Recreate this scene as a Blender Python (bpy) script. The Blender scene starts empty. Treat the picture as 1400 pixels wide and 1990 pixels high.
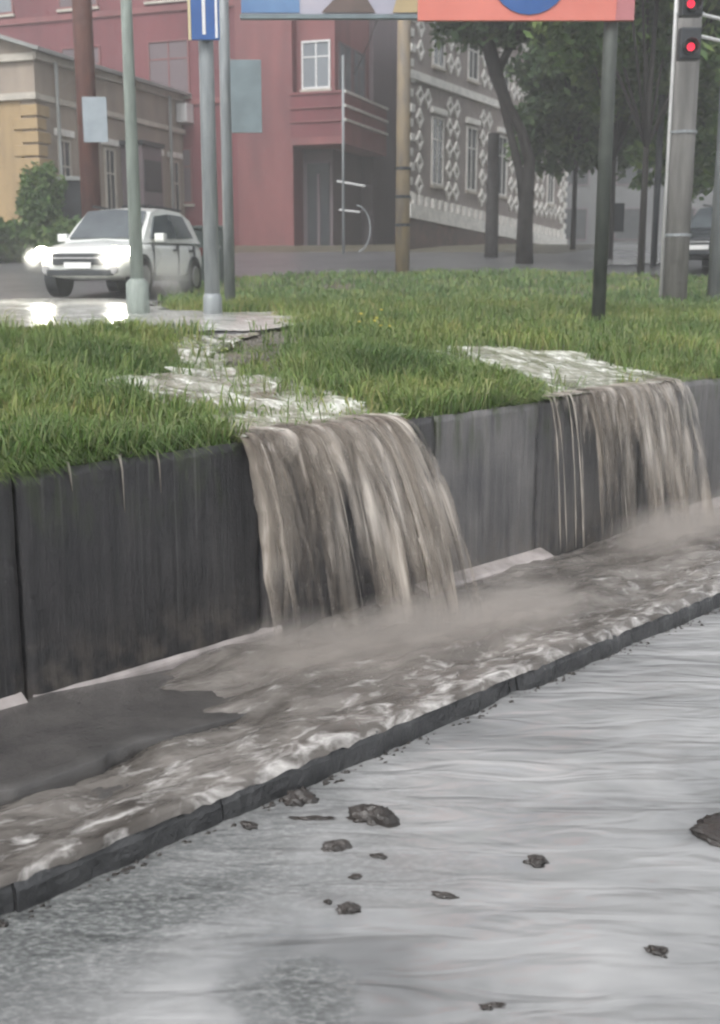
import bpy, bmesh, math, random
import numpy as np

# ------------------------------------------------------------------ camera, sky, sun, exposure
SC = bpy.context.scene
COL = SC.collection
R = math.radians
YAW = R(44.4)            # heading of the view, measured from the wall's direction (+X)
CAM_Z = 2.25

cam = bpy.data.cameras.new('camera')
cam.sensor_fit = 'VERTICAL'
cam.sensor_height = 24.0
cam.lens = 24.0 * 2200 / 1990
cam.clip_start = 0.05
cam.clip_end = 2000
cam.dof.use_dof = True
cam.dof.focus_distance = 6.8
cam.dof.aperture_fstop = 1.7
camo = bpy.data.objects.new('camera', cam)
camo.location = (0, 0, CAM_Z)
camo.rotation_euler = (R(90) - math.atan(462 / 2200), 0, YAW - R(90))
COL.objects.link(camo)
SC.camera = camo

SUN_EL, SUN_AZ = R(52), R(200)          # azimuth counted from +X, where the light comes from
w = bpy.data.worlds.new('World')
SC.world = w
w.use_nodes = True
nt = w.node_tree
sky = nt.nodes.new('ShaderNodeTexSky')
sky.sky_type = 'NISHITA'
sky.sun_disc = False
sky.sun_elevation = SUN_EL
sky.sun_rotation = R(90) - SUN_AZ
sky.air_density = 1.0
sky.dust_density = 2.0
sky.ozone_density = 1.0
hs = nt.nodes.new('ShaderNodeHueSaturation')     # cloud cover: the blue is gone
hs.inputs['Saturation'].default_value = 0.15
nt.links.new(sky.outputs[0], hs.inputs['Color'])
nt.links.new(hs.outputs[0], nt.nodes['Background'].inputs['Color'])
nt.nodes['Background'].inputs['Strength'].default_value = 0.14

sl = bpy.data.lights.new('sun', 'SUN')
sl.energy = 1.2
sl.angle = R(25)
sl.color = (1.0, 0.98, 0.95)
so = bpy.data.objects.new('sun', sl)
so.rotation_euler = (R(90) - SUN_EL, 0, SUN_AZ + R(90))
COL.objects.link(so)

SC.view_settings.view_transform = 'Standard'
SC.view_settings.look = 'None'
SC.view_settings.gamma = 1
SC.view_settings.use_curve_mapping = False
SC.view_settings.exposure = 0.84
SC.render.engine = 'CYCLES'
SC.cycles.use_denoising = True
SC.cycles.max_bounces = 5
SC.cycles.diffuse_bounces = 3
SC.cycles.glossy_bounces = 3
SC.cycles.transmission_bounces = 2
SC.cycles.use_adaptive_sampling = True
SC.cycles.adaptive_threshold = 0.045
SC.cycles.adaptive_min_samples = 12
SC.cycles.volume_step_rate = 4
SC.cycles.volume_max_steps = 48
SC.cycles.caustics_reflective = False
SC.cycles.caustics_refractive = False
SC.cycles.transparent_max_bounces = 12
SC.cycles.volume_bounces = 1
SC.cycles.filter_width = 2.2

rng = np.random.default_rng(7)
random.seed(7)

# ------------------------------------------------------------------ helpers: noise, meshes
def _hash(ix, iy, seed):
    n = (ix.astype(np.int64) * 374761393 + iy.astype(np.int64) * 668265263 + seed * 982451653) & 0x7fffffff
    n = ((n ^ (n >> 13)) * 1274126177) & 0x7fffffff
    n = (n ^ (n >> 16)) & 0x7fffffff
    return (n % 100003) / 100003.0
def vnoise(x, y, seed=0):
    x = np.asarray(x, float); y = np.asarray(y, float)
    ix = np.floor(x); iy = np.floor(y); fx = x - ix; fy = y - iy
    fx = fx * fx * (3 - 2 * fx); fy = fy * fy * (3 - 2 * fy)
    a = _hash(ix, iy, seed); b = _hash(ix + 1, iy, seed); c = _hash(ix, iy + 1, seed); d = _hash(ix + 1, iy + 1, seed)
    return (a + (b - a) * fx) * (1 - fy) + (c + (d - c) * fx) * fy
def fbm(x, y, seed=0, oct=4, gain=0.5):
    s = 0; a = 1; t = 0
    for o in range(oct):
        s = s + a * (vnoise(np.asarray(x) * 2 ** o, np.asarray(y) * 2 ** o, seed + o * 17) - .5); t += a; a *= gain
    return s / t * 2

def setp(o, label=None, cat=None, group=None, kind=None):
    if label: o['label'] = label
    if cat: o['category'] = cat
    if group: o['group'] = group
    if kind: o['kind'] = kind
    return o
def empty(name, loc=(0, 0, 0), rz=0.0, **k):
    o = bpy.data.objects.new(name, None)
    o.empty_display_size = 0.1
    o.location = loc; o.rotation_euler = (0, 0, rz)
    COL.objects.link(o)
    return setp(o, **k)
def mesh_data(name, V, F, smooth=False, uv=None):
    me = bpy.data.meshes.new(name)
    if isinstance(F, np.ndarray):
        V = np.asarray(V, np.float32); n, k = F.shape
        me.vertices.add(len(V)); me.vertices.foreach_set('co', V.ravel())
        me.loops.add(n * k); me.loops.foreach_set('vertex_index', F.astype(np.int32).ravel())
        me.polygons.add(n); me.polygons.foreach_set('loop_start', np.arange(0, n * k, k, dtype=np.int32))
        if uv is not None:
            ul = me.uv_layers.new(name='UVMap')
            ul.data.foreach_set('uv', np.asarray(uv, np.float32)[F.ravel()].ravel())
        me.update(calc_edges=True)
    else:
        me.from_pydata([tuple(v) for v in V], [], [tuple(f) for f in F]); me.update()
    if smooth: me.shade_smooth()
    return me
def obj(name, me, mat, parent=None, loc=None, **k):
    o = bpy.data.objects.new(name, me)
    if mat and not me.materials: me.materials.append(mat)
    if parent: o.parent = parent
    if loc is not None: o.location = loc
    COL.objects.link(o)
    return setp(o, **k)
def grid(nx, ny):
    i, j = np.meshgrid(np.arange(nx - 1), np.arange(ny - 1), indexing='ij')
    a = (i * ny + j).ravel()
    return np.stack([a, a + ny, a + ny + 1, a + 1], 1)

class MB:
    """collects boxes, tubes and prisms into one mesh"""
    def __init__(s): s.V = []; s.F = []
    def add(s, V, F):
        b = len(s.V); s.V += [tuple(v) for v in V]; s.F += [tuple(i + b for i in f) for f in F]; return s
    def box(s, x0, x1, y0, y1, z0, z1):
        return s.add([(x0,y0,z0),(x1,y0,z0),(x1,y1,z0),(x0,y1,z0),(x0,y0,z1),(x1,y0,z1),(x1,y1,z1),(x0,y1,z1)],
                     [(0,3,2,1),(4,5,6,7),(0,1,5,4),(1,2,6,5),(2,3,7,6),(3,0,4,7)])
    def tube(s, P, r, n=10, cap=True):
        P = [np.array(p, float) for p in P]
        if not hasattr(r, '__len__'): r = [r] * len(P)
        V = []; F = []
        for i, p in enumerate(P):
            d = P[min(i + 1, len(P) - 1)] - P[max(i - 1, 0)]; d /= (np.linalg.norm(d) + 1e-9)
            a = np.array([1., 0, 0]) if abs(d[0]) < .8 else np.array([0, 1., 0])
            u = np.cross(d, a); u /= np.linalg.norm(u); v = np.cross(d, u)
            for k in range(n):
                t = 2 * math.pi * k / n
                V.append(p + r[i] * (math.cos(t) * u + math.sin(t) * v))
        for i in range(len(P) - 1):
            for k in range(n):
                F.append((i*n+k, i*n+(k+1)%n, (i+1)*n+(k+1)%n, (i+1)*n+k))
        if cap:
            F.append(tuple(range(n))[::-1]); F.append(tuple((len(P)-1)*n+k for k in range(n)))
        return s.add(V, F)
    def prism(s, poly, y0, y1):
        """poly of (x,z), extruded along y"""
        n = len(poly)
        V = [(x, y0, z) for x, z in poly] + [(x, y1, z) for x, z in poly]
        F = [tuple(range(n)), tuple(range(2*n-1, n-1, -1))] + [(i, n+i, n+(i+1)%n, (i+1)%n) for i in range(n)]
        return s.add(V, F)
    def xprism(s, poly, x0, x1):
        """poly of (y,z), extruded along x"""
        n = len(poly)
        V = [(x0, y, z) for y, z in poly] + [(x1, y, z) for y, z in poly]
        F = [tuple(range(n))[::-1], tuple(range(n, 2*n))] + [(i, (i+1)%n, n+(i+1)%n, n+i) for i in range(n)]
        return s.add(V, F)
    def zprism(s, poly, z0, z1):
        n = len(poly)
        V = [(x, y, z0) for x, y in poly] + [(x, y, z1) for x, y in poly]
        F = [tuple(range(n))[::-1], tuple(range(n, 2*n))] + [(i, (i+1)%n, n+(i+1)%n, n+i) for i in range(n)]
        return s.add(V, F)
    def disc(s, c, nrm, r, n=20, thick=.01):
        c = np.array(c, float); nrm = np.array(nrm, float); nrm /= np.linalg.norm(nrm)
        return s.tube([c, c + nrm * thick], r, n)
    def data(s, name, smooth=False, bevel=0, seg=2):
        me = mesh_data(name, s.V, s.F)
        bm = bmesh.new(); bm.from_mesh(me)
        bmesh.ops.recalc_face_normals(bm, faces=bm.faces)
        if bevel:
            bmesh.ops.bevel(bm, geom=[e for e in bm.edges if e.is_manifold and e.calc_face_angle(0) > .5], offset=bevel, segments=seg, affect='EDGES', profile=.6)
        bm.to_mesh(me); bm.free()
        if smooth:
            me.shade_smooth()
        return me
    def build(s, name, mat, parent=None, smooth=False, bevel=0, seg=2, **k):
        return obj(name, s.data(name, smooth, bevel, seg), mat, parent, **k)

# ------------------------------------------------------------------ helpers: materials
def newmat(name):
    m = bpy.data.materials.new(name); m.use_nodes = True
    return m, m.node_tree.nodes, m.node_tree.links, m.node_tree.nodes['Principled BSDF']
def c4(c): return (c[0], c[1], c[2], 1)
def noise_node(N, L, scale, detail=4, vec=None, rough=.55, mapping=None, coord='Object', distortion=0):
    t = N.new('ShaderNodeTexNoise'); t.inputs['Scale'].default_value = scale; t.inputs['Detail'].default_value = detail
    t.inputs['Roughness'].default_value = rough; t.inputs['Distortion'].default_value = distortion
    tc = N.new('ShaderNodeTexCoord'); src = tc.outputs[coord]
    if mapping:
        if len(mapping) > 1 and mapping[1][2]:          # turn first, stretch afterwards
            ro = N.new('ShaderNodeMapping'); ro.inputs['Rotation'].default_value = mapping[1]
            L.new(src, ro.inputs['Vector']); src = ro.outputs[0]
        mp = N.new('ShaderNodeMapping'); mp.inputs['Scale'].default_value = mapping[0]
        L.new(src, mp.inputs['Vector']); src = mp.outputs[0]
    L.new(src, t.inputs['Vector'])
    return t
def ramp(N, L, src, stops):
    r = N.new('ShaderNodeValToRGB'); e = r.color_ramp.elements
    e[0].position, e[0].color = stops[0][0], c4(stops[0][1])
    e[1].position, e[1].color = stops[-1][0], c4(stops[-1][1])
    for p, c in stops[1:-1]:
        k = e.new(p); k.color = c4(c)
    L.new(src, r.inputs[0]); return r
def mixc(N, L, fac, a, b, mode='MIX'):
    m = N.new('ShaderNodeMix'); m.data_type = 'RGBA'; m.blend_type = mode
    for s, v in ((m.inputs[0], fac), (m.inputs[6], a), (m.inputs[7], b)):
        if hasattr(v, 'is_linked'): L.new(v, s)
        elif isinstance(v, (tuple, list)): s.default_value = c4(v)
        else: s.default_value = v
    return m.outputs[2]
def math_node(N, L, op, a, b=0.0, clamp=False):
    m = N.new('ShaderNodeMath'); m.operation = op; m.use_clamp = clamp
    for s, v in ((m.inputs[0], a), (m.inputs[1], b)):
        if hasattr(v, 'is_linked'): L.new(v, s)
        else: s.default_value = v
    return m.outputs[0]
def maprange(N, L, v, a, b, c=0.0, d=1.0):
    m = N.new('ShaderNodeMapRange')
    m.inputs[1].default_value = a; m.inputs[2].default_value = b; m.inputs[3].default_value = c; m.inputs[4].default_value = d
    L.new(v, m.inputs[0]); return m.outputs[0]
def bump(N, L, P, h, strength, dist, prev=None):
    b = N.new('ShaderNodeBump'); b.inputs['Strength'].default_value = strength; b.inputs['Distance'].default_value = dist
    L.new(h, b.inputs['Height'])
    if prev: L.new(prev, b.inputs['Normal'])
    L.new(b.outputs[0], P.inputs['Normal']); return b.outputs[0]
def plain(name, a, b=None, scale=3.0, rough=.6, bmp=0.0, bscale=None, metal=0.0, spec=.5, mapping=None, coord='Object', lo=.35, hi=.65, detail=3, bdist=.01):
    m, N, L, P = newmat(name)
    P.inputs['Roughness'].default_value = rough; P.inputs['Metallic'].default_value = metal
    P.inputs['Specular IOR Level'].default_value = spec
    b = b or tuple(x * .75 for x in a)
    t = noise_node(N, L, scale, detail, mapping=mapping, coord=coord)
    L.new(ramp(N, L, t.outputs[0], [(lo, a), (hi, b)]).outputs[0], P.inputs['Base Color'])
    if bmp:
        t2 = noise_node(N, L, bscale or scale * 6, 2, mapping=mapping, coord=coord)
        bump(N, L, P, t2.outputs[0], bmp, bdist)
    return m
def emit(name, col, s):
    m, N, L, P = newmat(name)
    P.inputs['Base Color'].default_value = c4(col)
    P.inputs['Emission Color'].default_value = c4(col); P.inputs['Emission Strength'].default_value = s
    return m

# wet concrete panels: the panel's own tone comes from the object colour
def m_wall():
    m, N, L, P = newmat('wet_concrete')
    oi = N.new('ShaderNodeObjectInfo')
    s1 = noise_node(N, L, 1.0, 6, mapping=((14, 14, .9),), rough=.6)
    s2 = noise_node(N, L, 2.2, 5, rough=.6)
    st = ramp(N, L, s1.outputs[0], [(.3, (.55, .55, .57)), (.5, (.95, .94, .93)), (.72, (1.25, 1.22, 1.18))])
    bl = ramp(N, L, s2.outputs[0], [(.3, (.65, .66, .68)), (.7, (1.2, 1.18, 1.15))])
    c = mixc(N, L, 1.0, oi.outputs['Color'], st.outputs[0], 'MULTIPLY')
    c = mixc(N, L, 1.0, c, bl.outputs[0], 'MULTIPLY')
    # moss hanging below the coping
    g = N.new('ShaderNodeTexCoord'); sx = N.new('ShaderNodeSeparateXYZ'); L.new(g.outputs['Object'], sx.inputs[0])
    hgt = maprange(N, L, sx.outputs[2], .9, 1.3)
    ms = noise_node(N, L, 3.0, 5, mapping=((3, 3, .8),))
    mk = math_node(N, L, 'MULTIPLY', hgt, maprange(N, L, ms.outputs[0], .5, .68), True)
    c = mixc(N, L, mk, c, (.05, .065, .03))
    # mud splashed up from the pavement, and pale lime runs below the top
    sp = noise_node(N, L, 7.0, 4)
    mudh = maprange(N, L, sx.outputs[2], .55, .12)
    mm = math_node(N, L, 'MULTIPLY', mudh, maprange(N, L, sp.outputs[0], .42, .62), True)
    c = mixc(N, L, math_node(N, L, 'MULTIPLY', mm, .6), c, (.16, .14, .12))
    rn = noise_node(N, L, 1.0, 3, mapping=((22, 22, .35),))
    c = mixc(N, L, math_node(N, L, 'MULTIPLY', maprange(N, L, rn.outputs[0], .62, .75), .35), c, (.24, .235, .225))
    L.new(c, P.inputs['Base Color'])
    P.inputs['Roughness'].default_value = .33
    b = bump(N, L, P, s1.outputs[0], .8, .02)
    f = noise_node(N, L, 45, 3)
    bump(N, L, P, f.outputs[0], .5, .006, b)
    return m
M = {}
M['wall'] = m_wall()
M['joint'] = plain('joint_mortar', (.03, .03, .032), (.02, .02, .02), 8, .7)
M['footing'] = plain('footing_sky_sheen', (.42, .38, .37), (.24, .22, .21), 5, .22, .3, 40)  # sky's pinkish reflection on the wet ledge, painted in as pale colour
M['kerb'] = plain('wet_kerb_stone', (.055, .056, .058), (.03, .031, .033), 7, .4, .8, 30, bdist=.012)
M['slab'] = plain('wet_footway', (.10, .094, .09), (.05, .048, .047), 3.0, .14, .7, 70, bdist=.006, lo=.3, hi=.7)
M['asphalt'] = plain('wet_asphalt', (.06, .06, .062), (.04, .04, .042), 3, .35, .6, 180, bdist=.006)
M['far_asphalt'] = plain('damp_asphalt', (.13, .13, .135), (.09, .09, .095), .6, .35, .2, 30)
M['soil'] = plain('wet_soil', (.15, .13, .10), (.075, .075, .045), 2.2, .5, .8, 14, bdist=.05)
M['mud'] = plain('mud_clod', (.045, .038, .034), (.025, .022, .02), 14, .38, .8, 50, bdist=.01)

# muddy water, with flow streaks and foam; foam is driven by a stretched noise
def m_water(name, deep, pale, foam, sc, foam_lo, foam_hi, stretch=(1, 1, 1), rot=0.0, bstr=.5, bdist=.02, rough=.12, bsc=None, fsc=None, ygrad=None):
    m, N, L, P = newmat(name)
    mp = (stretch, (0, 0, rot))
    a = noise_node(N, L, sc, 3, mapping=mp, distortion=.6)
    b = noise_node(N, L, (fsc or sc * 2.3), 5, mapping=mp, rough=.62, distortion=.7)
    d = noise_node(N, L, (bsc or sc * 4), 3, mapping=mp)
    base = ramp(N, L, a.outputs[0], [(.32, deep), (.68, pale)]).outputs[0]
    fsrc = b.outputs[0]
    if ygrad:                                       # foam raised towards the kerb to paint in the sky's white reflection
        tc = N.new('ShaderNodeTexCoord'); sy = N.new('ShaderNodeSeparateXYZ'); L.new(tc.outputs['Object'], sy.inputs[0])
        fsrc = math_node(N, L, 'ADD', fsrc, maprange(N, L, sy.outputs[1], ygrad[0], ygrad[1], ygrad[2], ygrad[3]))
    fm = maprange(N, L, fsrc, foam_lo, foam_hi)
    L.new(mixc(N, L, fm, base, foam), P.inputs['Base Color'])
    L.new(maprange(N, L, fm, 0, 1, rough, .45), P.inputs['Roughness'])
    P.inputs['IOR'].default_value = 1.33
    n = bump(N, L, P, d.outputs[0], bstr, bdist)
    bump(N, L, P, b.outputs[0], bstr * .35, bdist * .4, n)
    return m
VIEW_ROT = YAW            # ripples lie across the fall of the road
M['pave_water'] = m_water('pavement_water', (.06, .053, .047), (.215, .198, .183), (.66, .64, .62), 2.2, .54, .84, (1, 2.0, 1), 0.15, .75, .05, rough=.03, fsc=5.5, bsc=5.0, ygrad=(3.46, 4.1, .07, -.05))
M['stream_water'] = m_water('bank_stream_water', (.16, .16, .115), (.46, .455, .39), (.85, .86, .81), 1.5, .47, .72, (1, 2.4, 1), -1.05, .5, .05, rough=.04, fsc=3.0, bsc=4.0)
M['upper_water'] = m_water('flooded_upper_road', (.36, .36, .33), (.55, .55, .52), (.8, .8, .77), 1.2, .55, .8, (1, 1.6, 1), YAW, .5, .03)

def m_flood():
    m, N, L, P = newmat('road_flood_water')
    geo = N.new('ShaderNodeTexCoord')
    sep = N.new('ShaderNodeSeparateXYZ'); L.new(geo.outputs['Object'], sep.inputs[0])
    # shallow film over the asphalt beside the kerb on the left, deeper silty water to the right
    dn = noise_node(N, L, 1.1, 4, distortion=1.2)
    lin = math_node(N, L, 'SUBTRACT', math_node(N, L, 'MULTIPLY', sep.outputs[0], .75), math_node(N, L, 'MULTIPLY', sep.outputs[1], .62))
    dep = math_node(N, L, 'ADD', lin, math_node(N, L, 'MULTIPLY', math_node(N, L, 'SUBTRACT', dn.outputs[0], .5), 3.0))
    # a curl of pale silt round a shallow spot in the foreground
    dv = N.new('ShaderNodeVectorMath'); dv.operation = 'DISTANCE'; dv.inputs[1].default_value = (2.13, 2.36, .012)
    L.new(geo.outputs['Object'], dv.inputs[0])
    cn = noise_node(N, L, 3.0, 3)
    rd = math_node(N, L, 'ADD', dv.outputs['Value'], math_node(N, L, 'MULTIPLY', math_node(N, L, 'SUBTRACT', cn.outputs[0], .5), .38))
    ring = math_node(N, L, 'MULTIPLY', maprange(N, L, rd, .20, .30), maprange(N, L, rd, .62, .36))
    hole = maprange(N, L, rd, .26, .12)
    dep = math_node(N, L, 'SUBTRACT', math_node(N, L, 'ADD', dep, math_node(N, L, 'MULTIPLY', ring, 1.0)), math_node(N, L, 'MULTIPLY', hole, .5))
    deep = maprange(N, L, dep, -.95, 1.0)
    grain = noise_node(N, L, 34, 3, rough=.6, mapping=((1, 1.6, 1), (0, 0, R(90) - YAW)))
    film = ramp(N, L, grain.outputs[0], [(.3, (.075, .08, .08)), (.5, (.13, .135, .135)), (.7, (.25, .255, .25))])
    silt_n = noise_node(N, L, .9, 3, mapping=((1, 1.9, 1), (0, 0, R(90) - YAW)), distortion=1.0)
    silt = ramp(N, L, silt_n.outputs[0], [(.28, (.165, .168, .17)), (.43, (.255, .258, .26)), (.56, (.305, .307, .308)), (.75, (.41, .41, .41))])
    L.new(mixc(N, L, deep, film.outputs[0], silt.outputs[0]), P.inputs['Base Color'])
    P.inputs['IOR'].default_value = 1.33
    L.new(maprange(N, L, deep, 0, 1, .2, .05), P.inputs['Roughness'])
    rp = noise_node(N, L, 2.0, 2, mapping=((1, 3.6, 1), (0, 0, R(90) - YAW)), rough=.45, distortion=.7)
    n = bump(N, L, P, rp.outputs[0], .5, .06)
    bs = N.new('ShaderNodeBump'); bs.inputs['Distance'].default_value = .008
    L.new(maprange(N, L, deep, 0, .9, .9, .0), bs.inputs['Strength'])
    L.new(grain.outputs[0], bs.inputs['Height']); L.new(n, bs.inputs['Normal']); L.new(bs.outputs[0], P.inputs['Normal'])
    return m
M['flood'] = m_flood()

def m_fall(name, gap_lo, gap_hi, dark, mid, pale, us=26.0):
    m, N, L, P = newmat(name)
    uv = N.new('ShaderNodeTexCoord')
    def nz(su, sv, det, dist=0, off=0):
        t = N.new('ShaderNodeTexNoise'); t.inputs['Scale'].default_value = 1; t.inputs['Detail'].default_value = det; t.inputs['Distortion'].default_value = dist
        mp = N.new('ShaderNodeMapping'); mp.inputs['Scale'].default_value = (su, sv, 1); mp.inputs['Location'].default_value = (off, off * .7, 0)
        L.new(uv.outputs['UV'], mp.inputs['Vector']); L.new(mp.outputs[0], t.inputs['Vector']); return t.outputs[0]
    a = nz(us, 1.2, 4, .45); b = nz(us * 2.4, 3.2, 4, .5, 3.1); c = nz(us * .5, .9, 3, .35, 7.7)
    col = ramp(N, L, a, [(.3, dark), (.5, mid), (.7, pale)]).outputs[0]
    L.new(mixc(N, L, maprange(N, L, b, .6, .8), col, pale), P.inputs['Base Color'])
    P.inputs['Roughness'].default_value = .3; P.inputs['IOR'].default_value = 1.33
    h = math_node(N, L, 'ADD', a, math_node(N, L, 'MULTIPLY', b, .25))
    bump(N, L, P, h, .8, .05)
    sp = N.new('ShaderNodeSeparateXYZ'); L.new(uv.outputs['UV'], sp.inputs[0])
    g = math_node(N, L, 'ADD', math_node(N, L, 'MULTIPLY', c, .6), math_node(N, L, 'MULTIPLY', b, .4))
    g = math_node(N, L, 'SUBTRACT', g, math_node(N, L, 'MULTIPLY', sp.outputs[1], .13))
    L.new(maprange(N, L, g, gap_lo, gap_hi), P.inputs['Alpha'])
    return m
BR = ((.085, .07, .057), (.23, .20, .168), (.55, .505, .455))  # pale end lifted to paint bright highlights on the strands
M['fall_back'] = m_fall('fall_back', .31, .52, *BR, us=9)
M['fall_front'] = m_fall('fall_front', .39, .58, *BR, us=8)
M['fall_thin'] = m_fall('fall_thin', .45, .64, *BR, us=10)
M['strand'] = plain('fall_strand', (.34, .31, .275), (.22, .195, .17), 6, .2, .5, 30, mapping=((3, 3, .6),))

def m_leaf(name, cols, rough=.55, trans=.25):
    m, N, L, P = newmat(name)
    g = N.new('ShaderNodeNewGeometry')
    r = ramp(N, L, g.outputs['Random Per Island'], [(i / (len(cols) - 1), c) for i, c in enumerate(cols)])
    t = noise_node(N, L, .85, 4, rough=.65)
    v = ramp(N, L, t.outputs[0], [(.32, (.5, .58, .6)), (.5, (.95, .95, .95)), (.68, (1.55, 1.26, 1.1))])
    L.new(mixc(N, L, 1.0, r.outputs[0], v.outputs[0], 'MULTIPLY'), P.inputs['Base Color'])
    P.inputs['Roughness'].default_value = rough
    P.inputs['Specular IOR Level'].default_value = .3
    tr = N.new('ShaderNodeBsdfTranslucent'); L.new(r.outputs[0], tr.inputs[0])
    mx = N.new('ShaderNodeMixShader'); mx.inputs[0].default_value = trans
    out = N['Material Output']
    L.new(P.outputs[0], mx.inputs[1]); L.new(tr.outputs[0], mx.inputs[2]); L.new(mx.outputs[0], out.inputs[0])
    return m
M['grass'] = m_leaf('grass_blades', [(.085, .15, .045), (.135, .225, .062), (.185, .28, .08), (.29, .31, .145), (.11, .195, .057)])
M['grass_far'] = m_leaf('grass_blades_far', [(.10, .17, .065), (.15, .25, .09), (.19, .28, .10), (.26, .295, .14)])
M['leaf_dark'] = m_leaf('dark_leaves', [(.04, .075, .033), (.07, .12, .05), (.11, .17, .07)])
M['leaf_mid'] = m_leaf('mid_leaves', [(.06, .115, .04), (.105, .18, .06), (.165, .245, .085)])
M['bark'] = plain('wet_bark', (.035, .03, .027), (.02, .018, .017), 9, .7, .9, 30, mapping=((3, 3, .6),), bdist=.03)
M['bark_grey'] = plain('grey_bark', (.11, .10, .098), (.07, .065, .063), 9, .7, .9, 30, mapping=((3, 3, .6),), bdist=.03)

# ------------------------------------------------------------------ terrain shape
def poly_in(X, Y, poly):
    X = np.asarray(X); Y = np.asarray(Y); ins = np.zeros(X.shape, bool); n = len(poly)
    for i in range(n):
        x0, y0 = poly[i]; x1, y1 = poly[(i + 1) % n]
        c = ((y0 > Y) != (y1 > Y)) & (X < (x1 - x0) * (Y - y0) / (y1 - y0 + 1e-12) + x0)
        ins ^= c
    return ins
def seg_dist(X, Y, P):
    d = np.full(np.shape(X), 1e9)
    for (x0, y0), (x1, y1) in zip(P[:-1], P[1:]):
        t = np.clip(((X - x0) * (x1 - x0) + (Y - y0) * (y1 - y0)) / ((x1 - x0) ** 2 + (y1 - y0) ** 2), 0, 1)
        d = np.minimum(d, np.hypot(X - x0 - t * (x1 - x0), Y - y0 - t * (y1 - y0)))
    return d
WALL_Y, WALL_TOP, KERB_Y, PAVE_Z = 4.88, 1.335, 3.46, 0.13
CH1 = [(8.2, 9.9), (6.6, 8.2), (5.4, 6.7), (4.75, 4.9)]
CH2 = [(8.7, 7.2), (8.6, 6.4), (8.0, 4.9)]
STREAM1 = [(4.0,4.86),(4.1,5.33),(4.31,5.92),(4.30,6.94),(4.86,7.2),(5.28,7.25),(5.98,8.08),(7.01,9.5),(7.88,9.95),(8.9,9.95),(6.9,7.7),(6.02,6.7),(5.82,6.02),(5.6,5.46),(5.32,4.86)]
STREAM2 = [(6.9,4.86),(7.41,5.46),(8.09,6.37),(8.36,7.2),(8.9,7.4),(9.45,7.1),(9.64,6.48),(9.40,5.75),(8.9,4.86)]
ROAD_UP = [(-14,11.4),(4.94,10.74),(5.69,10.64),(6.39,10.33),(7.12,10.02),(7.9,9.86),(8.9,9.8),(9.61,10.51),(10.61,11.78),(9.85,12.3),(9.98,13.63),(11.82,16.52),(15.29,20.86),(17.15,21.96),(18.26,22.15),(20.43,21.87),(22.49,20.51),(24.24,18.98),(25.5,17.0),(26.5,14.8),(29,11.5),(36,12.5),(44,19),(44,25),(36.5,23.14),(32.12,22.4),(30.66,25.13),(28.43,27.85),(25.76,30.13),(21.96,30.75),(18.57,31.3),(15.96,32.66),(-14,40)]
def tz(X, Y):
    X = np.asarray(X, float); Y = np.asarray(Y, float)
    u = X * math.cos(YAW) + Y * math.sin(YAW)
    a = 1.33 + .08 * (Y - 4.9); k = .10
    b = -k * np.logaddexp(-a / k, -1.72 / k)
    h = .075 * np.logaddexp(0, (u - 23) / 1.5) * 1.5 - .055 * np.logaddexp(0, (u - 46) / 2) * 2
    ch = .07 * np.exp(-(seg_dist(X, Y, CH1) / .7) ** 2) + .05 * np.exp(-(seg_dist(X, Y, CH2) / .7) ** 2)
    near = np.clip((Y - 4.95) / .8, 0, 1)
    return b + h - ch * np.clip((Y - 4.85) / .5, 0, 1) + .03 * near * fbm(X * .8, Y * .8, 3, 3)
def tz1(x, y): return float(tz(np.array([x]), np.array([y]))[0])

def sheet(name, xs, ys, zf, mat, keep=None, smooth=True, **k):
    X, Y = np.meshgrid(xs, ys, indexing='ij'); Z = zf(X, Y)
    V = np.stack([X.ravel(), Y.ravel(), Z.ravel()], 1); F = grid(len(xs), len(ys))
    if keep is not None:
        cx = V[F].mean(1); F = F[keep(cx[:, 0], cx[:, 1])]
        used = np.unique(F); mp = np.full(len(V), -1); mp[used] = np.arange(len(used)); V = V[used]; F = mp[F]
    return obj(name, mesh_data(name, V, F, smooth), mat, **k)

# ------------------------------------------------------------------ the setting: ground sheets
def spread(a, b, s, outer):      # fine inside [a,b], widening outside
    core = np.arange(a, b + 1e-6, s); lo = []; hi = []; d = s
    p = a
    while p > -outer: d *= 1.35; p -= d; lo.append(p)
    d = s; p = b
    while p < outer: d *= 1.35; p += d; hi.append(p)
    return np.array(lo[::-1] + list(core) + hi)
MB().box(-300, 300, -300, 4.9, -.6, -.02).build('ground', M['soil'], kind='structure')
sheet('road', np.linspace(-80, 120, 60), np.linspace(-14, 3.5, 30), lambda X, Y: -.004 + 0 * X, M['asphalt'], kind='structure')
sheet('terrace_ground', spread(0, 34, .3, 230), np.concatenate([np.arange(4.94, 36, .3), spread(36, 37, .5, 230)[spread(36, 37, .5, 230) > 36.2]]), tz, M['soil'], kind='structure')
sheet('upper_road', np.arange(-14, 44.2, .22), np.arange(9.6, 40, .22), lambda X, Y: tz(X, Y) + .03, M['far_asphalt'], keep=lambda x, y: poly_in(x, y, ROAD_UP), kind='structure')
FL_UP = [(-14,11.2),(4.94,10.66),(5.69,10.55),(6.39,10.22),(7.12,9.9),(7.9,9.76),(8.95,9.7),(9.6,10.45),(10.5,11.7),(9.75,12.2),(9.8,13.63),(11.5,16.52),(12.5,18.4),(9.0,20.5),(4,22.5),(-14,27)]
def wavy(X, Y): return tz(X, Y) + .055 + .012 * fbm(X * 2.2, Y * 2.2, 11, 4)
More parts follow.
